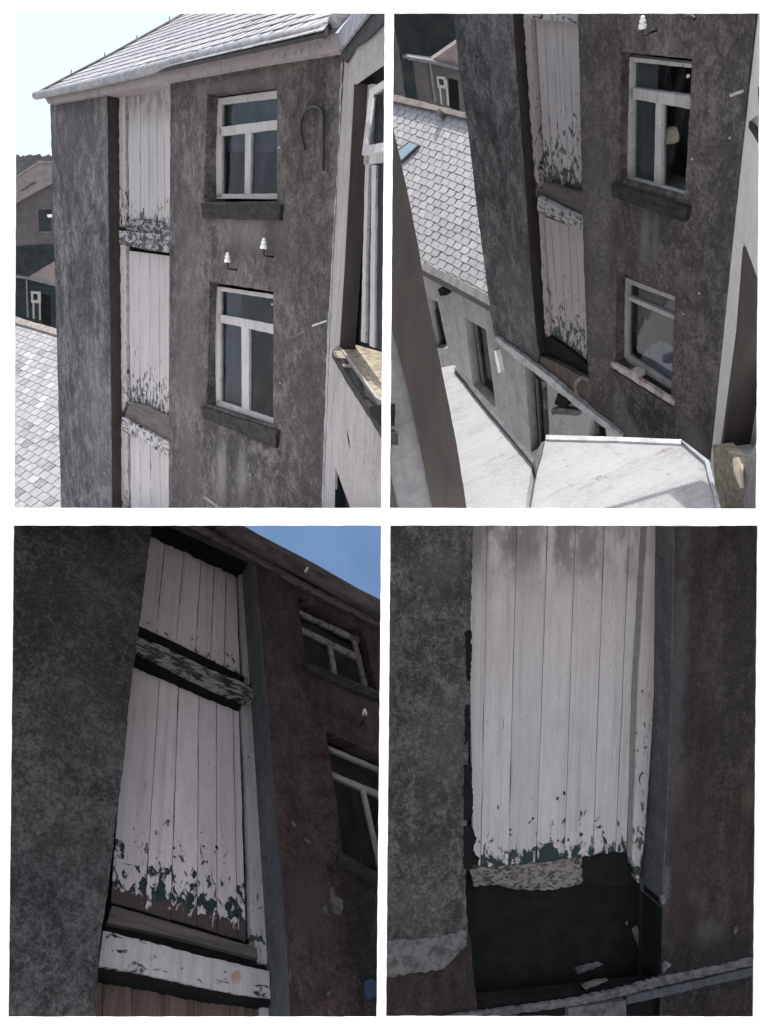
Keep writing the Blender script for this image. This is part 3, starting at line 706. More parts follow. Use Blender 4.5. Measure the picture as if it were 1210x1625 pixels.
solid('flashing', M['white_trim'], h2, f2, rough([(786, 533), (820, 558), (870, 596), (928, 644), (986, 690), (983, 697), (924, 652), (866, 605), (815, 566), (786, 541)], 1.0, 8), .06, -.02, label='pale flashing along the foot of the wall')
MB().tube(chain(f2, [(936, 604), (924, 599), (916, 606), (914, 616), (917, 627)], .1), .03, 8).build('bent_pipe', M['ridge'], None, smooth=True, label='short rusty bent pipe at the foot of the doors, upper right view', category='pipe')
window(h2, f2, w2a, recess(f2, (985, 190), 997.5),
       [[(997, 90), (1110, 103), (1110, 109), (1005, 98), (997, 98)], [(997, 96), (1005, 97), (1004, 284), (996, 281)], [(999, 139.5), (1106, 155), (1106, 175), (1000, 156)],
        [(1041, 162), (1050, 163.5), (1049, 297), (1038, 293)], [(995, 280), (1104, 312), (1104, 321), (995, 289)]],
       [[(1004, 97), (1108, 108), (1108, 158), (1004, 141)], [(1003, 155), (1042, 162), (1040, 294), (1002, 282)], [(1049, 163), (1106, 174), (1106, 314), (1047, 296)]],
       [(969, 291), (1091, 330), (1086, 353), (972, 312)], curtains=[([(1003, 98), (1044, 101), (1042, 292), (1000, 280)], .055, 'curtain_pale')], depth=.42)
window(h2, f2, w2b, recess(f2, (978, 500), 992),
       [[(992, 440), (1080, 474), (1080, 481), (998, 450), (992, 448)], [(991.5, 446), (998, 448), (997, 572), (991, 568)], [(994, 468), (1080, 505), (1080, 512), (995, 475)],
        [(995, 562), (1076, 616), (1076, 626), (995, 572)], [(995, 572), (1076, 626), (1076, 634), (995, 580)]],
       [[(997, 448), (1080, 480), (1080, 508), (997, 472)], [(997, 474), (1080, 510), (1080, 620), (997, 566)]],
       [(970.5, 574), (1010, 598), (1071, 637), (1069, 644), (1008, 606), (970, 582)], sillmat='pinkstone',
       curtains=[([(997, 450), (1078, 482), (1078, 640), (997, 580)], .24, 'farwall')], depth=.42, silld=(.03, -.02))
solid('sill_bed', M['sill'], h2, f2, [(974, 578), (1066, 638), (1066, 646), (974, 588)], .025, -.14)
solid('stone_chip', M['pinkstone'], h2, f2, rough([(997, 588), (1008, 592), (1009, 602), (1000, 600)], .8, 4), .16, .02)
insulator((1020, 38), f2, up2, 'white insulator above the upper window, upper right view')
m = MB().tube(chain(f2, [(1083, 22), (1086, 27), (1097, 26), (1103, 30)], .06), .02, 7); m.build('iron_bracket', M['iron'], None, label='empty black iron bracket at the top edge, upper right view', category='bracket')
peg((1094, 120), f2, 'white plug at the top pane of the upper window, upper right view')
peg((1100, 252), f2, 'white plug right of the upper window, upper right view', r=.011)
peg((1160, 218), f2, 'tiny plug near the bay corner, upper right view', r=.010)
peg((1111, 465), f2, 'small pale plug above right of the lower window, upper right view', r=.011)
peg((1086, 498), f2, 'tall pale plug close to the lower window, upper right view', r=.010)
peg((1180, 144), f2, 'white pipe stub beside the bay corner, upper right view', ln=.10, r=.013, name='pipe_stub', cat='pipe', tip=(1159, 152))
# things in the rooms
bl = f2.hit(1066, 214, -recess(f2, (985, 190), 997.5) - .135)
t = thing('table_lamp', bl, 'peach shaded lamp behind the upper window glass, upper right view', 'lamp')
lathe([(.0, .07), (.05, .07), (.075, .0), (.08, -.06), (.0, -.06)], up2, bl, 12).build('lamp_shade', M['peach'], t, smooth=True)
lathe([(.0, -.06), (.02, -.06), (.02, -.16), (.05, -.2), (.045, -.3), (0, -.3)], up2, bl, 10).build('lamp_stem', M['room'], t, smooth=True)
o = solid('folded_cloth', M['cloth'], None, f2, [(1016, 572), (1022, 560), (1034, 547), (1048, 541), (1060, 547), (1078, 560), (1078, 610), (1040, 590)], -.19, -.21); o['label'] = 'pale bundled cloth behind the lower window glass, upper right view'; o['category'] = 'cloth'
# bay on the right
b2 = Plane(f2.hit(1160, 420), vp(760, 60), dn2)
bay2 = thing('rendered_bay', b2.hit(1165, 690), 'bright cream bay wall down the right edge of upper right view', 'bay')
o2 = [(1180, 380), (1196, 432), (1214, 480), (1214, 760), (1188, 752), (1144, 707), (1168, 527), (1178, 400)]
M['cream_lit'] = roughcast('lit_cream_render', (.62, .60, .585), (.74, .72, .70), (.80, .78, .76), 1.2, 6, .2, .8, .1, (.7, .66, .64), .4)  # cream lightened to paint in the sunlight that misses this wall
solid('wall', M['cream_lit'], bay2, b2, rough([(1202, 8), (1215, 8), (1215, 812), (1120, 812), (1131, 704), (1146, 560), (1160, 420), (1170, 304), (1186, 148)], .3, 14, skip=(0, 1, 2)), 0, -.4, [[(1180, 380), (1201, 437), (1212, 470), (1212, 770), (1186, 748), (1144, 707), (1168, 527), (1178, 398)]])
solid('reveal_paint', M['jamb'], bay2, b2, [(1182, 392), (1171.5, 527), (1147.5, 710), (1141, 706), (1165, 527), (1176, 392)], -.004, -.39)
solid('backing', M['jamb'], bay2, b2, [(1170, 370), (1225, 400), (1225, 800), (1138, 720)], -.41, -.45)
solid('frame', M['frame'], bay2, b2, rough([(1199, 440), (1204, 446), (1190, 560), (1174, 720), (1169, 712), (1184, 560)], .5, 8), -.28, -.38)
solid('frame', M['frame'], bay2, b2, rough([(1206, 470), (1215, 480), (1215, 740), (1180, 735)], .5, 8), -.30, -.38)
solid('sill', M['lichen'], bay2, b2, rough([(1131, 706), (1145, 704), (1166, 726), (1180, 740), (1181, 812), (1137, 812)], .6, 8), .10, -.02)
solid('sill', M['cream'], bay2, b2, rough([(1181, 735), (1215, 680), (1215, 812), (1180, 812)], .5, 9), .11, -.02, label='smooth grey lower wall')
solid('upper_sill', M['sill'], bay2, b2, rough([(1189, 192), (1197, 200), (1216, 232), (1216, 250), (1200, 222), (1188, 202)], .5, 6), .12, -.02)
solid('upper_sill_top', M['lichen'], bay2, b2, rough([(1191, 192), (1200, 184), (1216, 184), (1216, 232), (1198, 201)], .5, 6), .1, -.02)
solid('upper_window', M['jamb'], bay2, b2, [(1203, 138), (1216, 120), (1216, 186), (1204, 184)], .01, -.02)
o = MB().tube(line(b2, [(1168, 728), (1173, 748), (1178, 774)], .16), [.035, .05, .02], 8).build('plaster_stick', M['stick'], None, label='yellowed stick lying on the lower bay sill, upper right view', category='stick')
# low white roofs
def fl(p, depth, tilt=0): return Plane(at(*p, depth), vp(56, 8), vp(56, 8).cross(up2))
wr = fl((900, 790), 7.2)
M['white_roof'] = roughcast('white_coated_roof', (.29, .29, .285), (.42, .425, .43), (.47, .475, .485), .8, 2.2, .3, .8, .0, grain=.4, pl=wr, stains=[((1052, 716), 9, 16, (.27, .2, .19), .7), ((1022, 735), 6, 40, (.3, .3, .29), .32), ((885, 780), 8, 30, (.22, .215, .21), .32), ((990, 740), 5, 50, (.3, .3, .295), .32), ((935, 770), 6, 60, (.3, .3, .295), .32), ((1100, 770), 12, 20, (.26, .25, .24), .32), ((960, 705), 90, 5, (.3, .3, .29), .32), ((770, 660), 24, 10, (.28, .27, .26), .32), ((800, 770), 14, 14, (.27, .26, .25), .32), ((745, 625), 10, 16, (.28, .275, .26), .32)])
r2 = thing('white_flat_roof', wr.hit(980, 750), 'white coated flat roof with pale raised edge at the bottom, upper right view', 'roof')
solid('deck', M['white_roof'], r2, wr, rough([(868, 694), (975, 697), (1080, 701), (1120, 730), (1140, 812), (832, 812), (850, 728)], .4, 14), 0, -.15)
solid('edge_trim', M['white_trim'], r2, wr, rough([(867, 690), (975, 693), (1082, 697), (1081, 704), (975, 699.5), (866, 697)], .3, 14), .02, 0)
solid('side_trim', M['lead'], r2, wr, rough([(852, 718), (860, 702), (864, 700), (852, 745), (839, 812), (831, 812), (845, 740)], .8, 8), .03, -.1)
solid('side_trim', M['gutter'], r2, wr, rough([(1080, 699), (1084, 699), (1126, 731), (1146, 812), (1139, 812), (1119, 732)], .5, 10), .03, -.1)
lr = fl((790, 740), 7.6)
r3 = thing('white_lean_to_roof', lr.hit(790, 760), 'white lean-to roof beside the dark window jamb, upper right view', 'roof')
solid('deck', M['white_roof'], r3, lr, rough([(699, 584), (721, 579), (760, 628), (800, 679), (845, 733), (833, 812), (735, 812)], .4, 14), 0, -.12)
solid('gutter', M['lead'], r3, lr, rough([(721, 583), (728, 586), (770, 635), (848, 727), (846, 735), (800, 681), (758, 630)], .5, 10), .05, -.1)
# neighbour: bleached slate roof above a pale wall
en = vp(-463, -172)
nw = Plane(at(790, 560, 17.0), en, dn2)
n2 = thing('pale_house', nw.hit(800, 640), 'pale blue grey house under the bleached slate roof, upper right view', 'house')
hn = en.cross(up2).normalized()
if hn.dot(at(700, 300, 1) - CAM) > 0: hn = -hn
nr2 = Plane(nw.hit(720, 455, .15), en, hn * math.cos(R(36)) - up2 * math.sin(R(36)))
slate_roof(n2, nr2, [(615, 150), (746, 186), (790, 494), (671, 432), (640, 420), (612, 400)], .25, .15, M['slate_white'])
solid('ridge', M['ridge'], n2, nr2, rough([(612, 146), (744, 180), (744, 188), (612, 157)], .7, 8), .12, 0)
solid('ridge_stub', M['lead'], n2, nr2, rough([(692, 178), (697, 172), (701, 175), (697, 184)], .5, 4), .2, 0)
sky2 = solid('skylight', M['skylight'], n2, nr2, [(632, 240), (650, 226), (663, 230), (637, 254)], .09, .02)
solid('skylight_frame', M['lead'], n2, nr2, [(630, 239), (650, 223), (666, 230), (637, 257)], .07, .0, [[(632, 240), (650, 226), (663, 230), (637, 254)]])
nh = [[(676, 470), (695, 479), (711, 553), (690, 552)], [(737, 503), (771, 523), (788, 650), (751, 611)], [(833, 579), (868, 604), (873, 700), (843, 718)], [(932, 658), (961, 678), (964, 705), (934, 700)]]
solid('wall', M['pale'], n2, nw, [(640, 425), (671, 434), (782, 492), (800, 530), (1000, 660), (1010, 760), (800, 760), (640, 600)], 0, -.3, [rough(q, .4, 9) for q in nh])
for q, lb in zip(nh, ('', '', '', '')):
    wn = bpy.data.objects.new('window', None); COL.objects.link(wn); wn.parent = n2; wn.location = nw.hit(*q[0], -.2) - n2.location
    cx = sum(p[0] for p in q) / 4; cy = sum(p[1] for p in q) / 4
    big = [(cx + (x - cx) * 1.3, cy + (y - cy) * 1.15) for x, y in q]
    solid('pane', M['glass'], wn, nw, big, -.2, -.21)
    a, b, c, d = q
    mid = lambda p, r, t: (p[0] + (r[0] - p[0]) * t, p[1] + (r[1] - p[1]) * t)
    solid('frame', M['lead'], wn, nw, [mid(a, b, .45), mid(a, b, .55), mid(d, c, .55), mid(d, c, .45)], -.16, -.22)
    solid('room', M['room'], wn, nw, big, -.225, -.26)
solid('eave_gutter', M['lead'], n2, nw, rough([(664, 424), (671, 428), (730, 459), (784, 489), (784, 497), (730, 468), (671, 437)], .5, 9), .32, .12)
solid('vent', M['black'], n2, nw, rough([(695, 459), (702, 457), (711, 462), (709, 469), (699, 470)], .6, 4), .12, 0)
solid('vent', M['black'], n2, nw, rough([(880, 640), (886, 624), (894, 622), (901, 636), (900, 645), (888, 646)], .6, 4), .12, 0)
solid('ledge', M['plaster'], n2, nw, rough([(875, 650), (895, 648), (918, 652), (917, 660), (890, 658), (876, 658)], .7, 6), .1, 0)
solid('downpipe', M['china'], n2, nw, rough([(784, 556), (788, 557), (795, 590), (791, 593)], .5, 7), .1, 0)
# dark yard wall, outhouse
dk = Plane(at(680, 80, 24), Vector((1, .1, 0)).normalized(), up2)
yw = thing('dark_gable', dk.hit(680, 140), 'tall black shaded gable behind the outhouse, upper right view', 'wall')
solid('wall', M['teal'], yw, dk, [(604, 4), (760, 4), (770, 120), (750, 240), (604, 220)], 0, -.4)
dk2 = Plane(at(690, 130, 22.5), Vector((1, .1, 0)).normalized(), up2)
oh2 = thing('outhouse', dk2.hit(700, 165), 'low dark outhouse with pale gutter and downpipe, upper right view', 'outhouse')
solid('wall', M['farwall'], oh2, dk2, [(646, 92), (690, 98), (760, 113), (770, 220), (640, 200)], 0, -.3)
solid('wall_side', M['teal'], oh2, dk2, [(640, 92), (655, 94), (664, 165), (640, 160)], .03, -.2)
solid('roof', M['farroof'], oh2, dk2, [(686, 95), (725, 68), (760, 50), (765, 112), (729, 107)], .03, -.2)
solid('gutter', M['pipe'], oh2, dk2, [(648, 90), (684, 96), (760, 114), (760, 118.5), (684, 101), (648, 95)], .12, 0)
solid('downpipe', M['pipe'], oh2, dk2, [(681, 101), (684.5, 101), (693, 162), (689.5, 162)], .08, 0)
wn = solid('window', M['frame'], oh2, dk2, [(693, 121), (707, 122), (709, 141), (695, 139)], .04, -.02, [[(696, 125), (704, 126), (705, 136), (698, 135)]])
solid('pane', M['glass'], wn, dk2, [(695, 124), (705, 125), (706, 137), (697, 136)], .01, .004)
for q in ([(697, 139), (700, 139.5), (702.5, 166), (699.5, 165)], [(707, 126), (710, 127), (713.5, 168), (710, 167)]): solid('door_frame', M['frame'], oh2, dk2, q, .03, -.02)
solid('door', M['black'], oh2, dk2, [(712, 124), (727, 128), (730, 176), (714, 170)], .01, -.02)
dk3 = Plane(at(635, 110, 20), Vector((1, .1, 0)).normalized(), up2)
o = solid('brown_buttress', M['farwall'], None, dk3, rough([(612, 40), (627, 50), (634, 80), (644, 160), (612, 154)], .5, 9), 0, -.4); o['label'] = 'brown grey buttress at the left edge, upper right view'; o['category'] = 'buttress'
# dark window jamb close to the lens
jp = Plane(at(690, 600, 6.75), Vector((1, 0, 0)), Vector((0, .15, -1)).normalized())
jb = thing('window_jamb', jp.hit(700, 800), 'blurred dark brown window jamb with grey wall, lower left of upper right view', 'jamb')
solid('jamb_face', M['jamb'], jb, jp, rough([(616, 150), (624.5, 204), (646, 299), (666, 400), (674, 453), (701, 585), (725, 704), (742, 812), (688, 812), (650, 625), (622, 519), (614, 480), (614, 150)], .3, 12), 0, -.05)
solid('jamb_wall', M['greywall'], jb, jp, [(612, 486), (623, 519), (651, 625), (689, 812), (632, 812), (622, 762), (614, 700)], -.02, -.14)
solid('jamb_wall', M['jamb'], jb, jp, [(612, 690), (622, 762), (633, 812), (612, 812)], -.01, -.14, label='brown lower corner of the jamb')

# ================================================================== VIEW THREE, lower left
up3 = vp(354, -185)
f3 = Plane(at(300, 1590, 8.1), vp(5065, 2705), up3)
print('depths view three', [(p, round((f3.hit(*p) - CAM).y, 2)) for p in ((21, 834), (21, 1615), (600, 834), (600, 1615))])
rec3 = recess(f3, (432, 1200), 407)
M['pier3'] = roughcast('damp_mottled_roughcast', *DAMP, 1.5, 8, .06, .85, .35, (.3, .3, .29), .8, pl=f3, stains=[((60, 960), 60, 130, (.036, .042, .044), .6), ((150, 930), 50, 60, (.10, .10, .10), .35), ((130, 1120), 70, 60, (.095, .09, .085), .35), ((100, 1330), 110, 50, (.085, .085, .082), .3)])
M['wall3'] = roughcast('plum_brown_roughcast', *PLUM, 1.0, 6, .3, .8, .35, (.24, .20, .19), .6, pl=f3, stains=[((500, 1440), 34, 50, (.11, .09, .085), .5), ((572, 1440), 36, 170, (.02, .02, .022), .7), ((555, 1095), 40, 24, (.09, .075, .075), .5), ((440, 1000), 26, 110, (.055, .05, .058), .5)])
h3 = thing('roughcast_house', f3.hit(300, 1612), 'dark roughcast house front looking up at the eaves, lower left view', 'house')
solid('wall', M['pier3'], h3, f3, rough([(6, 820), (243, 820), (241, 835), (225, 968), (217, 1021), (206, 1111), (196, 1217), (182.5, 1319), (172, 1412), (159, 1491), (151, 1622), (2, 1622)], .7, 9, skip=(0, 10, 11)), 0, -.9, label='mottled damp pier left of the doors')
w3a = [(473, 946), (576, 1001), (600, 1096), (486, 1050)]
w3b = [(517, 1160), (618, 1205), (618, 1400), (545, 1362), (533, 1260)]
solid('wall', M['wall3'], h3, f3, rough([(404, 880), (450, 900), (622, 990), (622, 1622), (461.5, 1622), (456, 1500), (432, 1200), (415, 1000)], .6, 10, skip=(1, 2, 3)), 0, -.4, [rough(w3a, .5, 9), rough(w3b, .5, 9)], label='plum brown wall with two windows')
# the right-hand side of the recess, a bluish plaster
solid('reveal', M['reveal_blue'], h3, f3, [(458.5, 1622), (453.5, 1500), (429.5, 1200), (412.5, 1000), (401.5, 880), (420, 880), (431, 1000), (448, 1200), (472, 1500), (476, 1622)], -.004, -rec3 - .05)
def door3(label, tops, bots, mat, o):
    d = bpy.data.objects.new('loft_door', None); COL.objects.link(d); d.parent = h3
    d.location = f3.hit(*bots[0], -rec3) - h3.location; d['label'] = label
    planks(d, f3, -rec3, tops, bots, M[mat], o, gap=.6); return d
dA = door3('upper loft door below the eaves', [(232, 848), (262, 860), (292, 872), (320, 884), (341, 894), (359, 903), (375, 910)], [(212, 1000), (247, 1018), (279, 1032), (310, 1046), (334, 1058), (356, 1068), (382, 1080)], 'plank_up', uvo(f3, (300, 1050), -rec3))
dB = door3('middle loft door with green and brown flaking foot', [(204, 1056), (254, 1074), (284, 1087), (316, 1100), (344, 1112), (370, 1122), (380, 1126)], [(176, 1430), (230, 1446), (271, 1458), (313, 1470), (345, 1480), (378, 1489), (391, 1494)], 'plank_dark', uvo(f3, (300, 1460), -rec3))
d3b = dB
dC = door3('lowest loft door of bare brown wood', [(140, 1545), (164, 1549), (210, 1556), (262, 1564), (315, 1572), (365, 1580), (425, 1588)], [(138, 1622), (162, 1622), (210, 1622), (262, 1622), (315, 1622), (366, 1622), (428, 1622)], 'brownwood', (0, 0))
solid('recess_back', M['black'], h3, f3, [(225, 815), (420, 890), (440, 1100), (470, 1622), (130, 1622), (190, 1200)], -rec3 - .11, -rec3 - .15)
solid('head_rail', M['black'], dA, f3, rough([(238, 827), (300, 846), (400, 898), (398, 905), (376, 911), (320, 884), (270, 862), (236, 842)], 1.8, 5), -rec3 + .06, -rec3 - .02)
solid('ledge_cap', M['black'], dA, f3, rough([(214, 990), (260, 1011), (320, 1040), (388, 1074), (388, 1086), (320, 1053), (260, 1024), (212, 1004)], .5, 9), -rec3 + .12, -rec3)
solid('ledge', M['ledge_rot'], dA, f3, rough([(210, 1006), (260, 1026), (320, 1055), (388, 1084), (403, 1096), (401, 1112), (380, 1112), (318, 1084), (250, 1050), (205, 1030)], .8, 7), -rec3 + .15, -rec3 - .05)
solid('ledge_foot', M['black'], dA, f3, rough([(206, 1028), (250, 1049), (318, 1082), (384, 1110), (383, 1122), (318, 1096), (250, 1066), (204, 1046)], 1.2, 6), -rec3 + .10, -rec3)
for q, d in (([(379, 909), (389, 914), (396, 1086), (388, 1082)], dA), ([(383, 1116), (401, 1114), (407, 1200), (414, 1345), (424, 1512), (424, 1530), (410, 1528), (398, 1482), (395, 1359), (389, 1200)], dB), ([(412, 1590), (428, 1592), (430, 1622), (414, 1622)], dC)):
    solid('door_post', M['post_low'], d, f3, rough(q, .7, 8), -rec3 + .04, -rec3 - .08, o=uvo(f3, (424, 1600) if d is dB else (428, 1900) if d is dC else (390, 1150), -rec3))
solid('weather_board', M['weatherboard'], dB, f3, rough([(178, 1437), (230, 1452), (320, 1478), (408, 1504), (409, 1521), (320, 1497), (230, 1476), (170, 1464)], .6, 9), -rec3 + .08, -rec3 + .02)
solid('gap_shadow', M['black'], dB, f3, [(165, 1455), (412, 1510), (426, 1548), (165, 1492)], -rec3 + .015, -rec3 - .02)  # black sheet painting the shadow in the gap under the board
solid('ledge', M['ledge_low'], dB, f3, rough([(164, 1477), (230, 1493), (320, 1517), (428, 1541), (430, 1584), (380, 1578), (320, 1566), (230, 1546), (157, 1533)], .8, 7), -rec3 + .12, -rec3 - .05, label='thick white ledge with a rust stain')
solid('rust_stain', plain('orange_rust', (.30, .19, .14), (.42, .36, .34), .9, .2, 9), dB, f3, rough([(369, 1543), (379, 1540), (383, 1552), (380, 1561), (370, 1560), (367, 1552)], .8, 4), -rec3 + .123, -rec3 + .11)
solid('ledge_foot', M['black'], dB, f3, rough([(154, 1535), (230, 1548), (320, 1568), (428, 1584), (428, 1596), (320, 1582), (230, 1563), (152, 1550)], 1.5, 6), -rec3 + .10, -rec3 + .0)
window(h3, f3, w3a, .14,
       [[(472, 966), (562, 1008), (580, 1014), (582, 1022), (561, 1015), (474, 974)], [(476, 993), (567, 1037), (569, 1047), (478, 1002)], [(520, 1020), (528, 1024), (536, 1070), (529, 1068)], [(558, 1006), (566, 1010), (584, 1088), (578, 1088)], [(478, 1050), (586, 1096), (588, 1100), (480, 1056)]],
       [[(470, 968), (564, 1012), (570, 1042), (474, 998)], [(474, 998), (530, 1024), (536, 1078), (482, 1056)], [(524, 1022), (570, 1042), (586, 1098), (530, 1074)]],
       [(483, 1049), (545, 1076), (606, 1104), (610, 1114), (545, 1088), (484, 1060)], mat='frame_dim', sillmat='sill_dim', depth=.42)
window(h3, f3, w3b, .14,
       [[(521, 1183), (622, 1226), (622, 1232), (523, 1190)], [(521, 1222), (622, 1264), (622, 1273), (524, 1231)], [(574, 1252), (581, 1255), (622, 1440), (608, 1400)]],
       [[(515, 1176), (630, 1222), (630, 1272), (520, 1230)], [(515, 1222), (630, 1268), (630, 1440), (534, 1390)]],
       [(541, 1352), (580, 1374), (622, 1398), (622, 1416), (580, 1392), (543, 1370)], mat='frame', sillmat='sill_dim', depth=.42)
solid('plaster_patch', M['plaster'], h3, f3, rough([(523, 1412), (530, 1406), (534, 1420), (546, 1430), (542, 1452), (530, 1448), (526, 1432)], 1.8, 4), .006, -.01)
for q in ([(512, 1440), (518, 1436), (520, 1446), (514, 1450)], [(464, 1300), (470, 1308), (468, 1314), (462, 1306)], [(484, 1328), (494, 1336), (492, 1341), (484, 1334)], [(459, 1530), (462, 1545), (462, 1562), (459, 1550)], [(520, 1574), (525, 1573), (524, 1579), (519, 1579)]):
    solid('plaster_patch', M['plaster'], h3, f3, rough(q, .8, 3), .005, -.01)
insulator((579, 1131), f3, f3.v, 'white insulator between the two windows, lower left view')
# eaves from below
solid('fascia', M['fascia_dim'], h3, f3, rough([(294, 824), (318, 834), (390, 867), (469, 916), (624, 993), (624, 1004), (469, 926), (390, 879), (308, 838), (278, 826)], .4, 16), .07, .03)
MB().prism(f3, [(276, 825), (318, 843), (390, 876), (469, 924), (624, 1001), (624, 1006), (469, 930), (390, 884), (300, 843), (270, 829)], .04, -.04).build('soffit', M['deck'], h3)
solid('eave_board', M['deck'], h3, f3, [(316, 824), (342, 824), (409, 862), (492, 906), (563, 947), (624, 975), (624, 998), (469, 922), (390, 874), (318, 841)], .02, -.10)
MB().tube(line(f3, [(349, 830), (405, 862), (490, 906), (562, 947), (630, 981)], .20), .16, 14).build('gutter', M['gutter_dim'], h3, smooth=True)
MB().tube(line(f3, [(485, 907), (492, 894)], .31), .022, 6).build('gutter_bracket', M['china'], h3)
o = solid('blue_tag', M['blue'], None, f3, rough([(580, 1556), (590, 1552), (599, 1560), (598, 1580), (586, 1586), (579, 1572)], 1, 5), .03, -.01); o['label'] = 'small blue plastic tag low on the wall, lower left view'; o['category'] = 'tag'
# sky seen past the eaves of the lower left view: a backdrop hung far behind the house
skm = Mat('blue_sky'); skm.b.inputs['Base Color'].default_value = (0, 0, 0, 1); skm.b.inputs['Specular IOR Level'].default_value = 0
nz = skm.noise(skm.uv((1, 1)), .25, 4, .5)
skm.L(skm.mix(skm.step(nz, .35, .65), (.105, .172, .30), (.078, .145, .26)), skm.b.inputs['Emission Color']); skm.b.inputs['Emission Strength'].default_value = .75
bp = Plane(at(500, 900, 24), Vector((1, 0, 0)), Vector((0, 0, 1)))
bo = solid('sky', skm.m, None, bp, [(300, 818.5), (616, 818.5), (616, 1100), (300, 1100)], 0, -.05, kind='structure', label='clear blue sky beyond the eaves, lower left view')

# ================================================================== VIEW FOUR, lower right
dn4 = vp(586, 8910)
f4 = Plane(at(900, 1200, 8.4), vp(3690, 1113), dn4)
print('depths view four', [(p, round((f4.hit(*p) - CAM).y, 2)) for p in ((620, 834), (620, 1615), (1200, 834), (1200, 1615))])
rec4 = recess(f4, (1067, 1137), 1036)
M['pier4'] = roughcast('damp_mottled_roughcast_close', *DAMP, 1.6, 8, .05, .9, .35, (.3, .3, .29), .8, pl=f4, stains=[((640, 870), 40, 50, (.035, .042, .042), .6), ((700, 900), 36, 30, (.13, .13, .135), .4), ((680, 1345), 70, 60, (.04, .037, .037), .6), ((700, 1180), 40, 60, (.11, .108, .10), .35), ((650, 1440), 50, 30, (.10, .10, .105), .4)])
M['wall4'] = roughcast('black_stained_roughcast_close', *SOOT, 1.1, 7, .3, .8, .3, (.16, .15, .15), .55, pl=f4, stains=[((1074, 1080), 16, 330, (.085, .09, .10), .7), ((1080, 1245), 11, 46, (.10, .09, .082), .45), ((1085, 1360), 22, 90, (.05, .034, .04), .6), ((1175, 1000), 30, 300, (.02, .023, .026), .6), ((1110, 1540), 140, 50, (.014, .017, .018), .8), ((1125, 1476), 22, 22, (.11, .105, .10), .45), ((1098, 1422), 12, 12, (.10, .095, .09), .4), ((1120, 1058), 20, 10, (.09, .085, .08), .35), ((1190, 1270), 10, 20, (.11, .09, .06), .5), ((1058, 1400), 6, 34, (.14, .145, .15), .6)])
h4 = thing('roughcast_house', f4.hit(900, 1612), 'dark roughcast wall around one boarded loft door close up, lower right view', 'house')
solid('wall', M['pier4'], h4, f4, rough([(615, 820), (752, 820), (751, 834), (747.5, 997), (744, 1198), (743, 1226), (739, 1409), (743, 1475), (741, 1500), (707, 1535), (660, 1543), (612, 1552), (614, 1200)], 1.0, 8, skip=(0, 11, 12)), 0, -.03, label='mottled grey render left of the door')
solid('wall_foot', M['soot_wall'], h4, f4, rough([(612, 1520), (745, 1480), (760, 1622), (612, 1622)], .8, 12), -.035, -.06, label='dark wall foot below the broken render')
solid('broken_edge', M['plaster'], h4, f4, rough([(613, 1492), (660, 1490), (700, 1488), (742, 1474), (738, 1500), (706, 1536), (660, 1544), (612, 1551)], 2.5, 5), .012, -.02, label='pale broken edge of the render')
solid('wall', M['wall4'], h4, f4, rough([(1072, 820), (1210, 820), (1210, 1622), (1048, 1622), (1050, 1520), (1052, 1436), (1060, 1300), (1067, 1137)], .8, 11, skip=(0, 1, 2)), 0, -.4, label='black stained wall right of the door')
solid('reveal', M['reveal_blue'], h4, f4, rough([(1069.5, 819), (1090, 820), (1086, 1137), (1080, 1300), (1070, 1440), (1050, 1440), (1057.5, 1300), (1064.5, 1137), (1069, 820)], .3, 12), -.004, -rec4 - .06)
solid('reveal_patch', M['black'], h4, f4, rough([(1034, 1146), (1040, 1140), (1048, 1146), (1051, 1175), (1049, 1200), (1045, 1218), (1034, 1216)], 1.5, 5), -rec4 + .02, -rec4 - .02)
solid('reveal', M['pier4'], h4, f4, rough([(735, 820), (750.5, 820), (746, 997), (742.5, 1198), (741, 1226), (737, 1409), (741, 1475), (730, 1475), (728, 1226)], .5, 9), -.004, -rec4 - .08)
d4 = bpy.data.objects.new('loft_door', None); COL.objects.link(d4); d4.parent = h4; d4.location = f4.hit(750, 1390, -rec4) - h4.location
ox = [(742, 752), (774, 764), (821, 808), (870, 852), (914, 897), (960, 942), (1000, 978), (1019, 995)]
planks(d4, f4, -rec4, [(a, 822) for a, b in ox], [(b - 1, 1379 - (b - 746) * .09) for a, b in ox], M['plank_close'], uvo(f4, (880, 1368), -rec4), gap=.5)
solid('door_post', M['post_low'], d4, f4, rough([(1029, 822), (1049, 822), (1036, 1137), (1026, 1300), (1020, 1360), (1014, 1402), (1008, 1392), (1004, 1362), (1012, 1100)], .5, 11), -rec4 + .035, -rec4 - .1, o=uvo(f4, (1010, 1400), -rec4))
solid('post_bead', M['greywall'], d4, f4, rough([(1019, 822), (1027, 822), (1010, 1100), (1002, 1360), (996, 1360), (1003, 1100)], .4, 12), -rec4 + .012, -rec4 - .06)
solid('bottom_rail', M['rail_low'], d4, f4, rough([(746, 1378), (800, 1374), (880, 1367), (925, 1360), (928, 1400), (880, 1412), (820, 1412), (790, 1404), (752, 1406)], 1.6, 5), -rec4 + .012, -rec4 - .03)
solid('rotten_rail', M['black'], d4, f4, rough([(925, 1362), (960, 1356), (994, 1354), (1002, 1402), (950, 1408), (926, 1402)], 1.8, 6), -rec4 + .024, -rec4 - .03)
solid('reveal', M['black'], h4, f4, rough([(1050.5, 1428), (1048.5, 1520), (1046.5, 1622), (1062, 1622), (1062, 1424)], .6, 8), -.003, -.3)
solid('void_wall', M['black'], h4, f4, [(728, 815), (1090, 815), (1080, 1622), (725, 1622)], -rec4 - .085, -rec4 - .2, label='black backing painted as the shadow in the recess below the door')  # black sheet paints the shadow of the recess behind and below the door
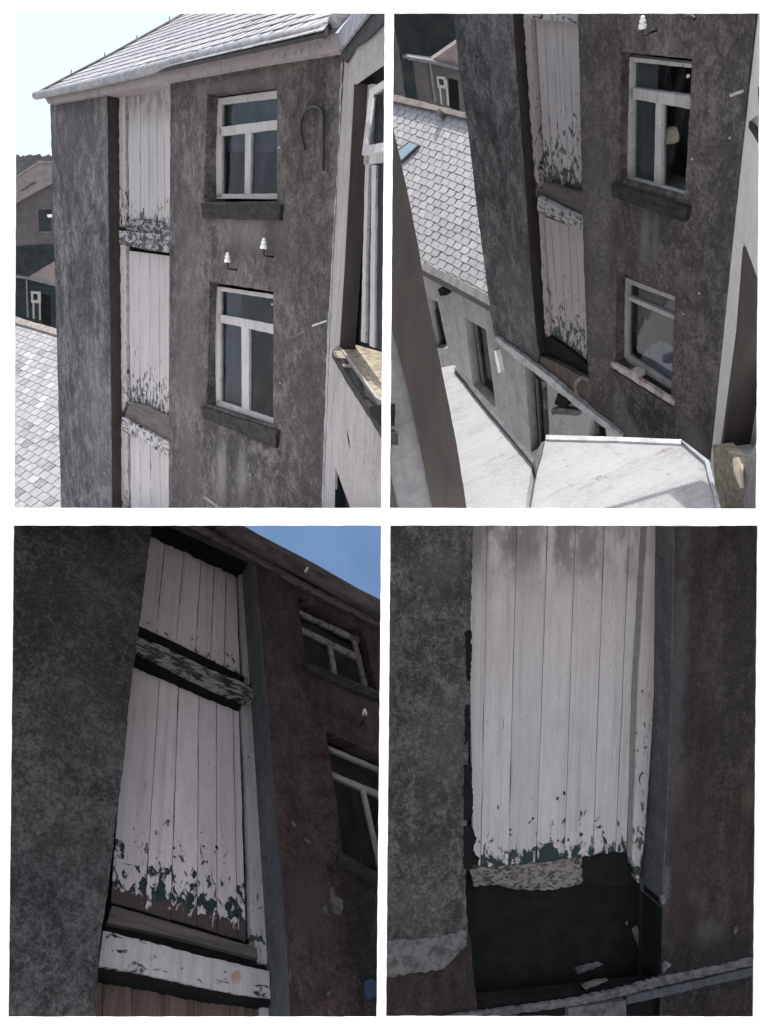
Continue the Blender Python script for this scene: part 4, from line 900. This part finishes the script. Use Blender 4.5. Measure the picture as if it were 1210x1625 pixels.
solid('coping', M['plaster'], h4, f4, rough([(690, 1616), (760, 1607), (900, 1588), (1000, 1566), (1060, 1548), (1130, 1534), (1212, 1516), (1212, 1528), (1130, 1547), (1060, 1562), (1000, 1578), (900, 1599), (760, 1616), (690, 1622)], 1.4, 5), .012, -.02)
solid('coping_lip', M['reveal_blue'], h4, f4, rough([(996, 1582), (1060, 1567), (1130, 1551), (1212, 1532), (1212, 1545), (1130, 1563), (1060, 1580), (996, 1594)], .7, 8), .008, -.03)
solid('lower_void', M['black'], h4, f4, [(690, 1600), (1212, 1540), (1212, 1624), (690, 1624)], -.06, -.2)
solid('pale_block', M['plaster'], h4, f4, rough([(902, 1600), (994, 1588), (994, 1622), (902, 1622)], .6, 9), .0, -.1)
for q in ([(738, 1003), (748, 1000), (749, 1040), (746, 1082), (741, 1080)], [(739, 1120), (746, 1118), (747, 1170), (738, 1184)], [(737, 1214), (749, 1212), (751, 1290), (744, 1304), (736, 1300)], [(736, 1312), (748, 1308), (757, 1330), (752, 1346), (757, 1366), (748, 1380), (736, 1378)], [(752, 1352), (762, 1362), (756, 1374)]):
    solid('edge_gap', M['black'], h4, f4, rough(q, 1.3, 4), .004, -.02)
for q in ([(1003, 1474), (1010, 1469), (1015, 1480), (1018, 1498), (1016, 1514), (1012, 1500), (1007, 1488)], [(912, 1536), (930, 1530), (950, 1526), (958, 1530), (940, 1538), (918, 1546)], [(992, 1464), (997, 1462), (996, 1470)], [(1030, 1443), (1034, 1442), (1033, 1449)]):
    solid('plaster_patch', M['plaster'], h4, f4, rough(q, 1.2, 3), -rec4 - .08, -rec4 - .1)
for q in ([(1051, 1530), (1057, 1525), (1066, 1532), (1060, 1536), (1054, 1546)], [(1165, 1474), (1171, 1468), (1170, 1478), (1167, 1484)], [(1048, 1424), (1056, 1420), (1056, 1432), (1052, 1436)]):
    solid('plaster_patch', M['plaster'], h4, f4, rough(q, 1.2, 3), .006, -.02)
def chips(door, pl, off, box, n, mat):          # flakes gone from the lower half of a door, longer than wide, often along a joint
    for k in range(n):
        x = random.uniform(box[0], box[2]); y = box[3] - abs(random.gauss(0, (box[3] - box[1]) / 2)); r = random.uniform(.8, 2.2)
        if y < box[1]: continue
        h = random.uniform(1.0, 3.2)
        q = [(x + r * random.uniform(.25, 1.5) * math.cos(a * .785), y + h * r * random.uniform(.5, 1.2) * math.sin(a * .785)) for a in range(8)]
        solid('paint_chip', mat, door, pl, q, off + .0065, off - .004)
chips(d4, f4, -rec4, (757, 1235, 950, 1340), 9, M['black'])
chips(d3b, f3, -rec3, (225, 1290, 375, 1420), 8, M['black'])
solid('timber_scrap', M['weatherboard'], h4, f4, rough([(925, 1566), (948, 1557), (966, 1556), (950, 1563), (930, 1571)], .9, 4), -.03, -.07)
